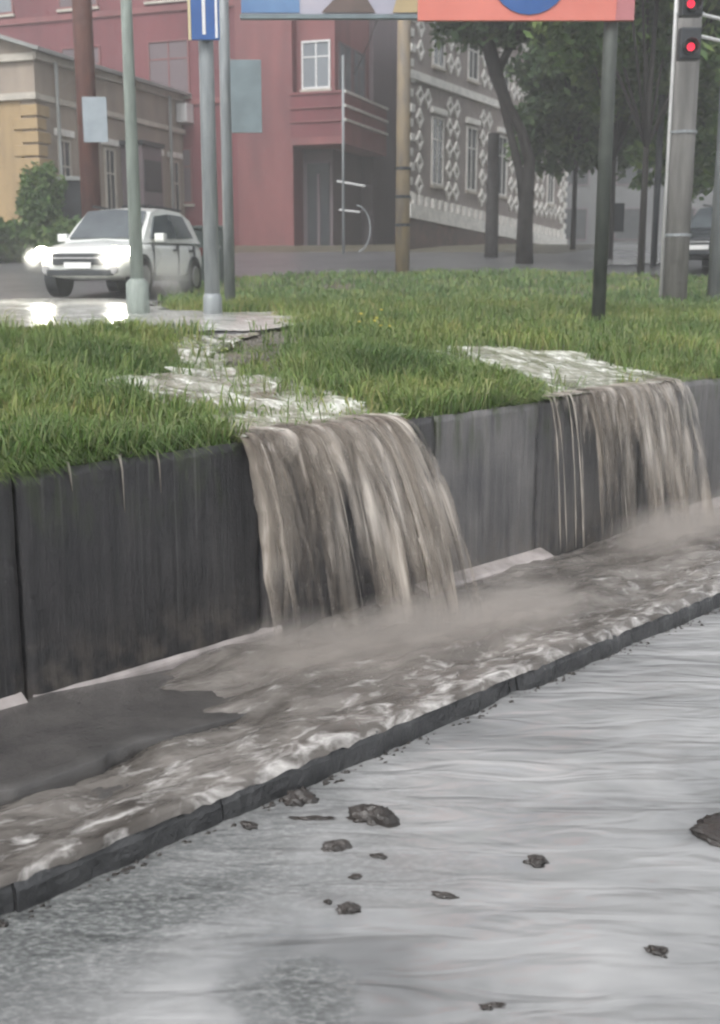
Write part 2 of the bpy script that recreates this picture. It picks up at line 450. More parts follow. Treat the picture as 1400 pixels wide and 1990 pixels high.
sheet('upper_road_flood_water', np.arange(-14, 14, .12), np.arange(9.5, 27, .12), wavy, M['upper_water'], keep=lambda x, y: poly_in(x + .5 * fbm(x * 1.5, y * 1.5, 5, 4), y + .4 * fbm(x * 1.5 + 9, y * 1.5, 6, 4), FL_UP), kind='structure')
FAR_SHEEN = [(27.6,17.9),(30.3,16.9),(42,23.6),(42,26),(36.0,23.4)]
sheet('side_street_sky_sheen', np.arange(27, 42.5, .3), np.arange(16.5, 26.5, .3), lambda X, Y: tz(X, Y) + .06, plain('street_sky_sheen', (.66, .66, .66), (.55, .55, .55), .8, .08), keep=lambda x, y: poly_in(x, y, FAR_SHEEN), kind='structure')  # bright sky reflection on the wet street, painted in as near-white colour

# pavement, kerb
sheet('pavement', np.arange(-8, 40, .25), np.linspace(KERB_Y + .14, WALL_Y - .01, 8), lambda X, Y: PAVE_Z - .012 + .006 * fbm(X * 2, Y * 2, 21, 3), M['slab'], kind='structure')
kerb = empty('kerb', (0, KERB_Y, 0), kind='structure')
xk = -6.0; kk = 0
while xk < 34:
    Lk = .98 + random.uniform(-.05, .1); j = random.uniform(-.012, .012); dz = random.uniform(-.012, .008)
    n = 26; V = []; F = []
    prof = [(0, -.12), (0, .05), (.004, .10), (.022, PAVE_Z + .004), (.06, PAVE_Z + .012), (.15, PAVE_Z + .008), (.15, -.12)]
    for i in range(n + 1):
        x = xk + .003 + (Lk - .006) * i / n
        chip = .026 * float(fbm(x * 8, 2.0, 31, 4)); chip2 = .05 * max(0, float(fbm(x * 3.1, 7.0, 33, 4)) - .08)
        for q, (y, z) in enumerate(prof):
            V.append((x, y + j + (chip + chip2 if q in (1, 2, 3) else 0), z + (dz - chip2 * .8 if q in (2, 3, 4, 5) else 0)))
    m_ = len(prof)
    for i in range(n):
        for q in range(m_ - 1):
            F.append((i*m_+q, (i+1)*m_+q, (i+1)*m_+q+1, i*m_+q+1))
    F.append(tuple(range(m_))); F.append(tuple(n*m_+q for q in range(m_))[::-1])
    obj('kerb_stone', mesh_data('kerb_stone', V, F, False), M['kerb'], kerb)
    xk += Lk
# raised strip of footway at the foot of the wall, with a broken front edge
xs = np.arange(-6, 4.4, .03); ts = np.linspace(0, 1, 10)
def slab_front(x): return 3.98 + .10 * np.maximum(0, x - 2.4) / 1.3 + .06 * fbm(x * 1.7, 3.0 + 0 * x, 41, 3) + .035 * fbm(x * 9, 5.0 + 0 * x, 42, 3) + .12 * np.maximum(0, x - 3.2)
V = []; 
for x in xs:
    yf = float(slab_front(np.array([x]))[0])
    top = PAVE_Z + .080 - .12 * max(0, min(1, (x - 2.75) / 1.3))
    V += [(x, yf + .012, PAVE_Z - .03), (x, yf, top - .006), (x, yf + .008, top)] + [(x, yf + .008 + (4.87 - yf - .008) * t, top - .01 * t + .005 * float(fbm(x * 3.2, t * 4, 43, 3))) for t in ts[1:]]
sheet_F = grid(len(xs), 3 + len(ts) - 1)
obj('raised_footway', mesh_data('raised_footway', np.array(V), sheet_F, False), M['slab'], kind='structure')

# water running along the pavement and spilling over the kerb
xs = np.arange(-4, 22, .035); ts = np.concatenate([[0, .012, .03], np.linspace(.05, 1, 44)])
X = np.repeat(xs[:, None], len(ts), 1); T = np.repeat(ts[None, :], len(xs), 0)
edge = KERB_Y - .004 + .004 * fbm(xs * 2.0, xs * 0 + 1, 51, 2) + .007 * fbm(xs * 9.0, xs * 0 + 3, 50, 3)
kb = np.clip((xs - 2.5) / .5, 0, 1)
back = (slab_front(xs) + .04) * (1 - kb) + 4.82 * kb
Yp = edge[:, None] + (back - edge)[:, None] * T
calm = np.clip((Yp - KERB_Y) / .25, .25, 1)
Zp = PAVE_Z + .030 + calm * (.058 * fbm(X * 2.1, Yp * 4.8, 52, 5, .55) + .016 * np.abs(fbm(X * 5, Yp * 9, 57, 2))) + .03 * np.exp(-(seg_dist(X, Yp, [(4.0, 4.4), (5.4, 3.95)]) / .3) ** 2)
Zp -= .022 * np.clip((3.4 - X) / .6, 0, 1) * np.clip((Yp - KERB_Y - .17) / .1, 0, 1)
Zp = np.where(Yp < KERB_Y + .16, np.maximum(Zp, PAVE_Z + .021), Zp)
Zp = np.where(T < .005, PAVE_Z - .004 - .03 * np.clip(fbm(xs * 13, xs * 0, 54, 3), 0, 1)[:, None], np.where(T < .02, PAVE_Z + .017, Zp))
V = np.stack([X.ravel(), Yp.ravel(), Zp.ravel()], 1)
obj('pavement_water', mesh_data('pavement_water', V, grid(len(xs), len(ts)), True), M['pave_water'], kind='structure')

# flood water on the road
def floodz(X, Y):
    c, s = math.cos(YAW), math.sin(YAW)
    f_, r_ = X * c + Y * s, X * s - Y * c
    return .012 + .006 * fbm(r_ * 1.3, f_ * 3.6, 61, 2, .45) + .004 * fbm(X * 2, Y * 2, 62, 2)
sheet('road_flood_water', np.concatenate([np.arange(-8, 0.6, .2), np.arange(.6, 9, .035), np.arange(9, 40, .2)]), np.concatenate([np.arange(-12, .4, .2), np.arange(.4, 3.53, .035)]), floodz, M['flood'], kind='structure')

# ------------------------------------------------------------------ retaining wall
rw = empty('retaining_wall', (0, WALL_Y, 0), label='long grey concrete retaining wall between the flooded road and the grass bank', cat='wall')
JX = [-6, -3.4, -.45, 2.63, 4.15, 5.70, 6.88, 8.35, 9.85, 11.35, 12.85, 14.4, 16, 18, 20, 23, 26]
TONE = {2: .040, 3: .038, 4: .062, 5: .15, 6: .10, 7: .12, 8: .18, 9: .17}
for i in range(len(JX) - 1):
    t = TONE.get(i, .12 if i > 4 else .06)
    dy = random.uniform(-.008, .008)
    nx_ = max(8, int((JX[i+1] - JX[i]) / .05)); nz_ = 30
    xs_ = np.linspace(JX[i] + .014, JX[i+1] - .014, nx_); zs_ = np.linspace(-.1, WALL_TOP + random.uniform(-.012, .006), nz_)
    Xw, Zw = np.meshgrid(xs_, zs_, indexing='ij')
    rimx = np.minimum(Xw - xs_[0], xs_[-1] - Xw); rimz = zs_[-1] - Zw
    chip = .02 * np.clip(1 - rimx / .04, 0, 1) * np.clip(fbm(Zw * 6 + i, Xw * 0 + 1.5, 611 + i, 3) + .15, 0, 1) + .03 * np.clip(1 - rimz / .05, 0, 1) * np.clip(fbm(Xw * 5, Zw * 0, 633 + i, 3) + .1, 0, 1)
    Yw_ = dy + chip + .003 * fbm(Xw * 9, Zw * 1.2, 655, 3)
    Zw2 = Zw - np.where(rimz < 1e-6, .02 * np.clip(fbm(Xw * 5, Zw * 0, 633 + i, 3) + .1, 0, 1), 0)
    Vw = np.concatenate([np.stack([Xw.ravel(), Yw_.ravel(), Zw2.ravel()], 1), np.stack([Xw[:, -1], 0 * Xw[:, -1] + .17, Zw2[:, -1]], 1), np.stack([Xw[0], 0 * Xw[0] + .17, Zw[0]], 1), np.stack([Xw[-1], 0 * Xw[-1] + .17, Zw[-1]], 1)])
    n0 = nx_ * nz_; Fw = [grid(nx_, nz_)]
    k_ = np.arange(nx_ - 1); Fw.append(np.stack([k_ * nz_ + nz_ - 1, (k_ + 1) * nz_ + nz_ - 1, n0 + k_ + 1, n0 + k_], 1))
    k_ = np.arange(nz_ - 1); Fw.append(np.stack([k_, k_ + 1, n0 + nx_ + k_ + 1, n0 + nx_ + k_], 1)); Fw.append(np.stack([(nx_ - 1) * nz_ + k_, n0 + nx_ + nz_ + k_, n0 + nx_ + nz_ + k_ + 1, (nx_ - 1) * nz_ + k_ + 1], 1))
    o = obj('wall_panel', mesh_data('wall_panel', Vw, np.concatenate(Fw)), M['wall'], rw)
    o.color = (t, t * .985, t * 1.0 if i > 4 else t * 1.06, 1)
MB().box(-6, 26, .05, .2, -.1, WALL_TOP - .03).build('joint_filler', M['joint'], rw)
for a, b_, d, h in ((-6, 2.60, .11, .06), (2.66, 4.3, .025, .03), (5.5, 6.95, .12, .035), (8.9, 14, .12, .035), (14.1, 26, .12, .035)):
    MB().xprism([(.001, .02), (-d, .02), (-d, PAVE_Z + .035), (-d * .85, PAVE_Z + .05), (.001, PAVE_Z + .05 + h)], a, b_).build('footing', M['footing'], rw)

# ------------------------------------------------------------------ streams over the bank
def stream(name, poly, seed, label):
    xs = np.arange(3.8, 9.9, .045); ys = np.arange(4.84, 10.2, .045)
    z = lambda X, Y: tz(X, Y) + .035 + .030 * fbm(X * 2.6 + Y, Y * 2.6, seed, 4, .5) + .012 * np.clip(5.4 - Y, 0, .5)
    kp = lambda x, y: poly_in(x + .16 * fbm(x * 3, y * 3, seed + 1, 3), np.maximum(y, 4.87) + .12 * fbm(x * 3, y * 3, seed + 2, 3) * np.clip((y - 4.9) * 3, 0, 1), poly)
    return sheet(name, xs, ys, z, M['stream_water'], keep=kp, kind='structure')
WATER1 = [(4.0,4.86),(4.1,5.33),(4.31,5.92),(4.30,6.94),(4.86,7.2),(5.3,7.3),(6.1,8.3),(7.1,9.5),(8.6,9.8),(7.6,9.2),(6.6,8.3),(5.85,7.2),(5.9,6.3),(5.7,5.6),(5.32,4.86)]
stream('bank_stream', WATER1, 71, '')
stream('bank_stream', STREAM2, 81, '')

# ------------------------------------------------------------------ waterfalls
def fall_sheet(name, par, x0, x1, vf, seed, mat, zend, drift=.0, fold=.06, nu=110, nv=40, lift=0.0):
    s = np.linspace(0, 1, nu)
    X0 = x0 + (x1 - x0) * s
    v = vf(s) * (1 + .13 * fbm(s * 7, s * 0 + seed, seed, 4))
    T = math.sqrt((WALL_TOP + .03 - zend) / 4.9)
    tt = np.linspace(-.13, 1, nv)
    V = np.zeros((nu, nv, 3)); UV = np.zeros((nu, nv, 2))
    for j, q in enumerate(tt):
        t = q * T
        if q < 0: y = WALL_Y - .01 - t * 2.4; z = WALL_TOP + .028 + lift + 0 * s
        else:
            y = WALL_Y - .01 - v * t; z = WALL_TOP + .028 + lift - 4.9 * t * t + 0 * s
        wob = fold * fbm(s * 9, s * 0 + 2, seed + 3, 3) * max(0, q) + .02 * fbm(s * 20, q * 3 + 0 * s, seed + 5, 3)
        rag = (np.abs(2 * s - 1) ** 8) * .07 * fbm(q * 5 + 0 * s, s * 3, seed + 8, 4) * max(0, q)
        V[:, j, 0] = X0 + drift * max(t, 0) + wob + rag
        V[:, j, 1] = y - .07 * np.abs(fbm(s * 11, q * .8 + 0 * s, seed + 6, 3)) * max(0, q) ** .5
        V[:, j, 2] = z + (.012 * fbm(s * 16, q * 2 + 0 * s, seed + 7, 2))
        UV[:, j, 0] = s * (x1 - x0) / 1.3; UV[:, j, 1] = q
    # ragged ends: the sheet breaks up at its sides
    return obj(name, mesh_data(name, V.reshape(-1, 3), grid(nu, nv), True, UV.reshape(-1, 2)), mat, par)
def strand(par, x, v, dx, r, zend, seed, split=0.0):
    T = math.sqrt((WALL_TOP + .03 - zend) / 4.9); P = []; rad = []
    for q in np.linspace(-.12, 1, 18):
        t = q * T
        y = WALL_Y - .02 - (v * t if t > 0 else t * 2.2); z = WALL_TOP + .03 - (4.9 * t * t if t > 0 else 0)
        P.append((x + dx * max(t, 0) + .012 * float(fbm(q * 4, seed * 1.7, seed, 2)), y, z))
        rad.append(r * max(.15, .9 - .35 * max(q, 0) + .9 * float(fbm(q * 7, seed * 2.3, seed + 9, 3))))
    b = MB().tube(P, rad, 7)
    return b.build('strand', M['strand'], par, smooth=True)
wf = empty('waterfall', (0, 0, 0), label='broad brown waterfall pouring over the wall nearest the camera', cat='waterfall', group='waterfalls over the retaining wall')
wf2 = empty('waterfall', (0, 0, 0), label='farther pinkish-brown waterfall near the right edge, thinner at its left side', cat='waterfall', group='waterfalls over the retaining wall')
fall_sheet('sheet', wf, 4.02, 5.25, lambda s: .50 + .80 * s, 101, M['fall_back'], .14)
fall_sheet('sheet', wf, 4.05, 5.27, lambda s: .72 + .70 * s, 113, M['fall_front'], .14, fold=.09, lift=.01)
fall_sheet('sheet', wf, 4.35, 5.22, lambda s: .90 + .52 * s, 127, M['fall_thin'], .14, fold=.10, lift=.018)
fall_sheet('sheet', wf, 4.98, 5.27, lambda s: 1.28 + .16 * s, 128, M['fall_back'], .14, fold=.03, nu=40, lift=.014)
fall_sheet('sheet', wf, 4.04, 4.45, lambda s: .78 + .12 * s, 129, M['fall_front'], .14, fold=.05, nu=40, lift=.012)
for i in range(3):
    s = (i + random.uniform(0, 1.6)) / 3.6
    strand(wf, 4.03 + 1.22 * s, (.80 + .62 * s) * random.uniform(.85, 1.12), random.uniform(-.12, .12), random.choice((.003, .004, .005)), .16, 200 + i)
fall_sheet('sheet', wf2, 7.42, 8.86, lambda s: .35 + .3 * s, 131, M['fall_back'], .14)
fall_sheet('sheet', wf2, 7.5, 8.88, lambda s: .50 + .28 * s, 137, M['fall_front'], .14, fold=.09, lift=.01)
fall_sheet('sheet', wf2, 6.95, 7.6, lambda s: .25 + .15 * s, 149, M['fall_thin'], .14, fold=.05)
for i in range(4):
    s = (i + random.uniform(0, 1.6)) / 4.6
    strand(wf2, 7.45 + 1.42 * s, (.5 + .28 * s) * random.uniform(.85, 1.12), random.uniform(-.1, .1), random.choice((.003, .004, .005)), .16, 300 + i)
for x, v, r in ((6.96, .3, .009), (7.0, .36, .006), (7.17, .3, .006), (7.21, .38, .009), (7.3, .28, .004)):
    strand(wf2, x, v, .02, r, .2, int(x * 100))
# small trickles over the left of the wall
for i, (x, ze) in enumerate(((2.92, 1.2), (3.22, 1.05), (3.45, 1.12))):
    P = [(x, WALL_Y + .03, WALL_TOP + .012), (x, WALL_Y - .012, WALL_TOP + .01), (x + .005, WALL_Y - .022, WALL_TOP - .06), (x + .01, WALL_Y - .022, ze)]
    MB().tube(P, [.004, .008, .006, .002], 6).build('trickle', M['strand'], smooth=True, label=['short trickle of water at the left end of the dripping wall edge', 'long thin trickle in the middle of the dark wall top', 'thin trickle down the dark wall just left of the near waterfall', 'tiny trickle beside the left end of the dripping wall edge'][i], cat='trickle', group='trickles over the wall')

# spray where the water lands: even little clouds of droplets with soft edges
def mist(c, rad, dens, col, par, seed):
    m, N, L, P = newmat('spray_and_glow'); N.remove(P)
    v = N.new('ShaderNodeVolumePrincipled'); v.inputs['Color'].default_value = c4(col); v.inputs['Anisotropy'].default_value = .2
    tc = N.new('ShaderNodeTexCoord')
    ln = N.new('ShaderNodeVectorMath'); ln.operation = 'LENGTH'; L.new(tc.outputs['Object'], ln.inputs[0])
    fall = maprange(N, L, ln.outputs['Value'], 1.0, .15)
    t = noise_node(N, L, 2.2, 3); t.inputs['Distortion'].default_value = .3
    d = math_node(N, L, 'MULTIPLY', math_node(N, L, 'POWER', fall, 1.6), maprange(N, L, t.outputs[0], .3, .7, .25, 1.0))
    L.new(math_node(N, L, 'MULTIPLY', d, dens), v.inputs['Density'])
    L.new(v.outputs[0], N['Material Output'].inputs['Volume'])
    bm = bmesh.new(); bmesh.ops.create_icosphere(bm, subdivisions=2, radius=1.0)
    me = bpy.data.meshes.new('spray_and_glow'); bm.to_mesh(me); bm.free()
    o = obj('spray_and_glow', me, m, par, c, kind='stuff'); o.scale = rad
    return o
MC = (.88, .82, .77)
mist((4.75, 4.15, .20), (.85, .5, .30), 8, MC, wf, 1)
mist((5.45, 3.98, .20), (.75, .42, .26), 8, MC, wf, 2)
mist((4.05, 4.40, .18), (.6, .42, .28), 7, MC, wf, 3)
mist((8.1, 4.42, .20), (1.05, .4, .32), 7, MC, wf2, 4)
mist((9.2, 4.3, .22), (.9, .4, .32), 7, MC, wf2, 5)
M['drop'] = plain('droplet', (.46, .43, .40), (.38, .35, .32), 6, .15)
# droplets thrown up around the landing
def droplets(par, n, cx, cy, sx, sy, h, seed):
    r_ = np.random.default_rng(seed); V = []; F = []
    for i in range(n):
        p = np.array([cx + r_.normal() * sx, cy + r_.normal() * sy, .16 + abs(r_.normal()) * h]); s = r_.uniform(.0012, .0035)
        b = len(V); V += [p + (s, 0, 0), p + (-s, 0, 0), p + (0, s, 0), p + (0, -s, 0), p + (0, 0, s * 1.6), p + (0, 0, -s * 1.6)]
        F += [(b+x, b+y, b+z) for x, y, z in ((0,2,4),(2,1,4),(1,3,4),(3,0,4),(2,0,5),(1,2,5),(3,1,5),(0,3,5))]
    obj('droplets', mesh_data('droplets', np.array(V), np.array(F)), M['drop'], par, kind='stuff')
droplets(wf, 500, 4.7, 4.05, .48, .24, .13, 5)
droplets(wf2, 350, 8.2, 4.35, .65, .2, .13, 6)
def thrown(par, n, x0, x1, v0, v1, seed):            # drops flying clear of the sheets
    r_ = np.random.default_rng(seed); V = []; F = []
    for i in range(n):
        q = r_.random(); t = r_.uniform(.12, .5); v = (v0 + (v1 - v0) * q) * r_.uniform(.9, 1.22)
        p = np.array([x0 + (x1 - x0) * q + r_.normal() * .04, WALL_Y - v * t - .02, WALL_TOP + .02 - 4.9 * t * t + r_.normal() * .02]); s = r_.uniform(.001, .0022)
        b = len(V); V += [p + (s, 0, 0), p + (-s, 0, 0), p + (0, s, 0), p + (0, -s, 0), p + (0, 0, s * 3), p + (0, 0, -s * 3)]
        F += [(b+x, b+y, b+z) for x, y, z in ((0,2,4),(2,1,4),(1,3,4),(3,0,4),(2,0,5),(1,2,5),(3,1,5),(0,3,5))]
    obj('droplets', mesh_data('droplets', np.array(V), np.array(F)), M['drop'], par, kind='stuff')
thrown(wf, 450, 4.0, 5.28, .75, 1.45, 7)
thrown(wf2, 300, 7.4, 8.9, .5, .8, 8)

# ------------------------------------------------------------------ grass
def grass_mesh(name, xy, hgt, wid, mat, seed, lean=.5, droop=None, fall=None, **k):
    r_ = np.random.default_rng(seed); n = len(xy)
    x, y = xy[:, 0], xy[:, 1]; z = tz(x, y) - .01
    a = r_.uniform(0, 2 * np.pi, n); ld = r_.uniform(0, 2 * np.pi, n); ln = r_.uniform(.15, 1, n) * lean * hgt
    dx, dy = np.cos(ld) * ln, np.sin(ld) * ln
    if droop is not None:
        dx = dx + droop[:, 0]; dy = dy + droop[:, 1]
    cw, sw = np.cos(a) * wid, np.sin(a) * wid
    V = np.zeros((n, 5, 3))
    V[:, 0] = np.stack([x - cw, y - sw, z], 1); V[:, 1] = np.stack([x + cw, y + sw, z], 1)
    mz = z + hgt * .62
    V[:, 2] = np.stack([x - cw * .8 + dx * .35, y - sw * .8 + dy * .35, mz], 1); V[:, 3] = np.stack([x + cw * .8 + dx * .35, y + sw * .8 + dy * .35, mz], 1)
    tipz = z + hgt * (.98 - .35 * np.minimum(np.hypot(dx, dy) / (hgt + 1e-6), 1.6))
    if fall is not None: tipz = tipz - fall
    V[:, 4] = np.stack([x + dx, y + dy, tipz], 1)
    b = np.arange(n)[:, None] * 5
    F = np.concatenate([b + [0, 1, 3], b + [0, 3, 2], b + [2, 3, 4]], 0)
    return obj(name, mesh_data(name, V.reshape(-1, 3), F, False), mat, kind='stuff', **k)
def scatter(n, u0, u1, seed, clump=.6):
    r_ = np.random.default_rng(seed)
    u = np.sqrt(r_.uniform(u0 * u0, u1 * u1, n)); ang = YAW + r_.uniform(R(-30), R(31), n)
    x, y = u * np.cos(ang) / np.cos(ang - YAW) , u * np.sin(ang) / np.cos(ang - YAW)
    ok = (y > 4.9) & ~poly_in(x + .35 * fbm(x * 1.7, y * 1.7, 88, 3), y + .35 * fbm(x * 1.7, y * 1.7, 89, 3), ROAD_UP)
    jx, jy = x + .2 * fbm(x * 3, y * 3, 91, 2), y + .2 * fbm(x * 3, y * 3, 92, 2)
    ins = poly_in(jx, jy, STREAM1) | poly_in(jx, jy, STREAM2)
    ok &= ~ins | (r_.random(n) < .35 * (fbm(x * 2.6, y * 2.6, 99, 3) > .05))
    cl = fbm(x * 1.6, y * 1.6, 93, 4)
    ok &= r_.random(n) < np.clip(.70 + clump * 2.0 * cl, .10, 1)
    return np.stack([x[ok], y[ok]], 1)
xy = scatter(210000, 4.6, 11.5, 11)
hn = fbm(xy[:, 0] * 1.1, xy[:, 1] * 1.1, 95, 4)
mound = np.exp(-(((xy[:, 0] - 7.0) / 1.3) ** 2 + ((xy[:, 1] - 6.6) / 1.2) ** 2)) + .8 * np.exp(-(((xy[:, 0] - 2.9) / 1.6) ** 2 + ((xy[:, 1] - 7.0) / 1.8) ** 2))
hg = (.11 + .20 * np.clip(hn + .15, -.35, 1) + .14 * mound) * np.random.default_rng(1).uniform(.55, 1.35, len(xy))
hg *= np.clip((seg_dist(xy[:, 0], xy[:, 1], CH1)) / .9, .45, 1) * np.clip((seg_dist(xy[:, 0], xy[:, 1], CH2)) / 1.4, .3, 1)
grass_mesh('near_grass', xy, np.clip(hg, .04, .42), np.random.default_rng(2).uniform(.0025, .006, len(xy)), M['grass'], 12, 1.1)
xy = scatter(90000, 11.5, 19, 21)
hg = (.14 + .10 * np.clip(fbm(xy[:, 0] * .9, xy[:, 1] * .9, 96, 4) + .3, -.4, 1)) * np.random.default_rng(3).uniform(.6, 1.3, len(xy))
grass_mesh('middle_grass', xy, np.clip(hg, .05, .4), np.random.default_rng(4).uniform(.005, .010, len(xy)), M['grass'], 22, .7)
xy = scatter(90000, 19, 36, 31)
hg = (.15 + .10 * np.clip(fbm(xy[:, 0] * .7, xy[:, 1] * .7, 97, 4) + .3, -.4, 1)) * np.random.default_rng(5).uniform(.6, 1.3, len(xy))
grass_mesh('far_grass', xy, np.clip(hg, .05, .4), np.random.default_rng(6).uniform(.008, .018, len(xy)), M['grass_far'], 32, .7)
# taller weedy tufts standing out of the turf
r_ = np.random.default_rng(55); tx = []; th_ = []
cc = scatter(5200, 5.0, 19, 56)
for (x, y) in cc[:1400]:
    k = r_.integers(8, 26); rr = r_.uniform(.03, .12)
    tx.append(np.stack([x + r_.normal(0, rr, k), y + r_.normal(0, rr, k)], 1)); th_.append(r_.uniform(.7, 1.15, k) * r_.uniform(.14, .32))
tx = np.concatenate(tx); th_ = np.concatenate(th_)
ok_ = tx[:, 1] > WALL_Y + .03; tx, th_ = tx[ok_], th_[ok_]
grass_mesh('grass_tufts', tx, th_, r_.uniform(.003, .007, len(tx)), m_leaf('tuft_blades', [(.11, .17, .05), (.17, .25, .075), (.25, .29, .11), (.13, .22, .065), (.28, .27, .13)]), 57, .9)
# fringe hanging over the coping
r_ = np.random.default_rng(41)
fx = r_.uniform(-1, 14, 34000)
lush = np.clip(fbm(fx * 1.3, fx * 0, 98, 4) + .35, 0, 1) + 1.1 * np.exp(-((fx - 2.3) / .6) ** 2)
inw = ((fx > 4.0) & (fx < 5.35)) | ((fx > 6.95) & (fx < 8.9))
keep = (r_.random(len(fx)) < lush) & ~inw
fx = fx[keep]; fy = WALL_Y + .04 + r_.uniform(0, .28, len(fx))
dr = np.stack([r_.normal(0, .05, len(fx)), -r_.uniform(.03, .26, len(fx))], 1)
grass_mesh('edge_grass', np.stack([fx, fy], 1), r_.uniform(.05, .15, len(fx)), r_.uniform(.0025, .005, len(fx)), M['grass'], 42, .4, dr, np.clip(-dr[:, 1] - .08, 0, 1) * r_.uniform(.1, .6, len(fx)) * (.2 + 1.2 * np.clip(fbm(fx * 2.2, fx * 0 + 6, 58, 3) + .2, 0, 1)))

# ------------------------------------------------------------------ clods and stones on the flooded road
def clod(x, y, sx, sy, sz, rz, seed, name, label, cat):
    bm = bmesh.new(); bmesh.ops.create_icosphere(bm, subdivisions=4, radius=1.0)
    for v in bm.verts:
        c_ = v.co.copy()
        n = float(fbm(c_.x * 1.1 + c_.z * .9 + seed, c_.y * 1.1 - c_.z * .6 + seed * .3, seed, 2)); n2 = float(fbm(c_.x * 3.6 + c_.z * 2.7, c_.y * 3.6 + c_.z * 2.1, seed + 5, 4, .65))
        v.co *= (.85 + .75 * n + .42 * n2) if name != 'mud_heap' else (.9 + .15 * n + .3 * n2)
        v.co.z = v.co.z if v.co.z > 0 else v.co.z * .4
        v.co.x *= sx; v.co.y *= sy; v.co.z *= sz * .8
    me = bpy.data.meshes.new(name); bm.to_mesh(me); bm.free(); me.shade_smooth()
    o = obj(name, me, M['mud'], None, (x, y, .012), label=label, cat=cat, group='clods washed onto the road'); o.rotation_euler = (0, 0, rz)
VR = YAW - R(90)
CL = [(3.056, 3.37, .075, .05, .05, 'mud_clod', 'round dark clod half sunk beside the kerb face'),
      (2.99, 3.21, .15, .035, .018, 'flat_clod', 'long thin dark clod just left of the biggest clod'),
      (3.17, 3.02, .10, .07, .065, 'mud_clod', 'biggest dark lumpy clod in the cluster below the kerb'),
      (2.878, 2.961, .055, .03, .035, 'mud_clod', 'small pointed clod below the long thin clod'),
      (2.955, 2.795, .035, .02, .016, 'mud_clod', 'tiny flat clod directly below the biggest clod'),
      (2.784, 2.754, .03, .02, .014, 'mud_clod', 'tiny flat clod between the pointed clod and the round pebble pair'),
      (2.593, 2.70, .018, .015, .015, 'pebble', 'tiny pebble touching the left of a round stone'),
      (2.601, 2.612, .042, .032, .032, 'stone', 'round dark stone with a tiny pebble beside it'),
      (3.36, 2.325, .042, .03, .030, 'stone', 'lone dark stone in the middle of the bright water'),
      (2.923, 2.425, .045, .02, .014, 'mud_clod', 'low flat clod left of the lone middle stone'),
      (3.149, 1.687, .05, .03, .028, 'stone', 'dark brown domed stone at the lower right'),
      (2.525, 1.91, .05, .018, .010, 'mud_clod', 'thin flat sliver of mud at the bottom of the picture'),
      (4.12, 1.92, .16, .15, .05, 'mud_heap', 'wide low heap of brown mud at the right edge of the road'),
      (2.765, 3.34, .05, .03, .03, 'mud_clod', 'small dark clod against the kerb left of the round one')]
for i, (x, y, sx, sy, sz, nm, lb) in enumerate(CL):
    clod(x, y, sx, sy, sz, VR + random.uniform(-.2, .2), 400 + i, nm, lb, {'stone': 'stone', 'pebble': 'pebble', 'mud_heap': 'mud heap'}.get(nm, 'clod'))
# ------------------------------------------------------------------ buildings
A_ST = R(24.8)                                     # direction of the side street
M['ochre'] = plain('ochre_plaster', (.42, .30, .16), (.29, .21, .12), 1.2, .8, .2, 20, mapping=((1.4, 1.4, .35),), lo=.28, hi=.72)
M['beige'] = plain('beige_plaster', (.36, .30, .245), (.23, .195, .165), .9, .8, .2, 20, mapping=((1.4, 1.4, .35),), lo=.28, hi=.72)
M['trim'] = plain('pale_trim', (.52, .48, .42), (.42, .39, .34), 3, .7)
M['roof_metal'] = plain('grey_sheet_roof', (.30, .31, .30), (.22, .23, .22), 1.2, .4, .1, 10)
M['glass'] = plain('dark_glass', (.05, .055, .06), (.035, .04, .045), 2, .08)
M['pale_glass'] = plain('sky_lit_glass', (.22, .24, .26), (.16, .18, .2), 1.0, .06)
M['red'] = plain('red_plaster', (.205, .064, .072), (.125, .045, .053), .5, .75, .15, 12, mapping=((1.4, 1.4, .35),), lo=.28, hi=.72)
M['red_light'] = plain('lit_red_plaster', (.255, .10, .10), (.16, .07, .075), .8, .75, .15, 12, mapping=((1.4, 1.4, .35),), lo=.28, hi=.72)  # paler copy of the red: light on pilaster and balcony painted in, also trim
M['mauve'] = plain('grey_mauve_and_shade', (.16, .125, .135), (.125, .10, .11), .6, .75, .15, 12, mapping=((1.4, 1.4, .35),), lo=.28, hi=.72)
M['brick'] = plain('brown_brick', (.33, .285, .265), (.23, .20, .19), 3, .8, .3, 30, mapping=((1.4, 1.4, .35),), lo=.28, hi=.72)
M['plinth'] = plain('red_brown_plinth', (.13, .085, .07), (.085, .06, .055), 2, .8, .3, 25)
M['white_brick'] = plain('white_painted_brick', (.80, .78, .74), (.62, .61, .58), 4, .7, .2, 30)
M['dark_paint'] = plain('dark_paint', (.025, .03, .035), (.018, .022, .026), 3, .45)
M['white_paint'] = plain('white_paint', (.7, .7, .7), (.6, .6, .6), 3, .4)

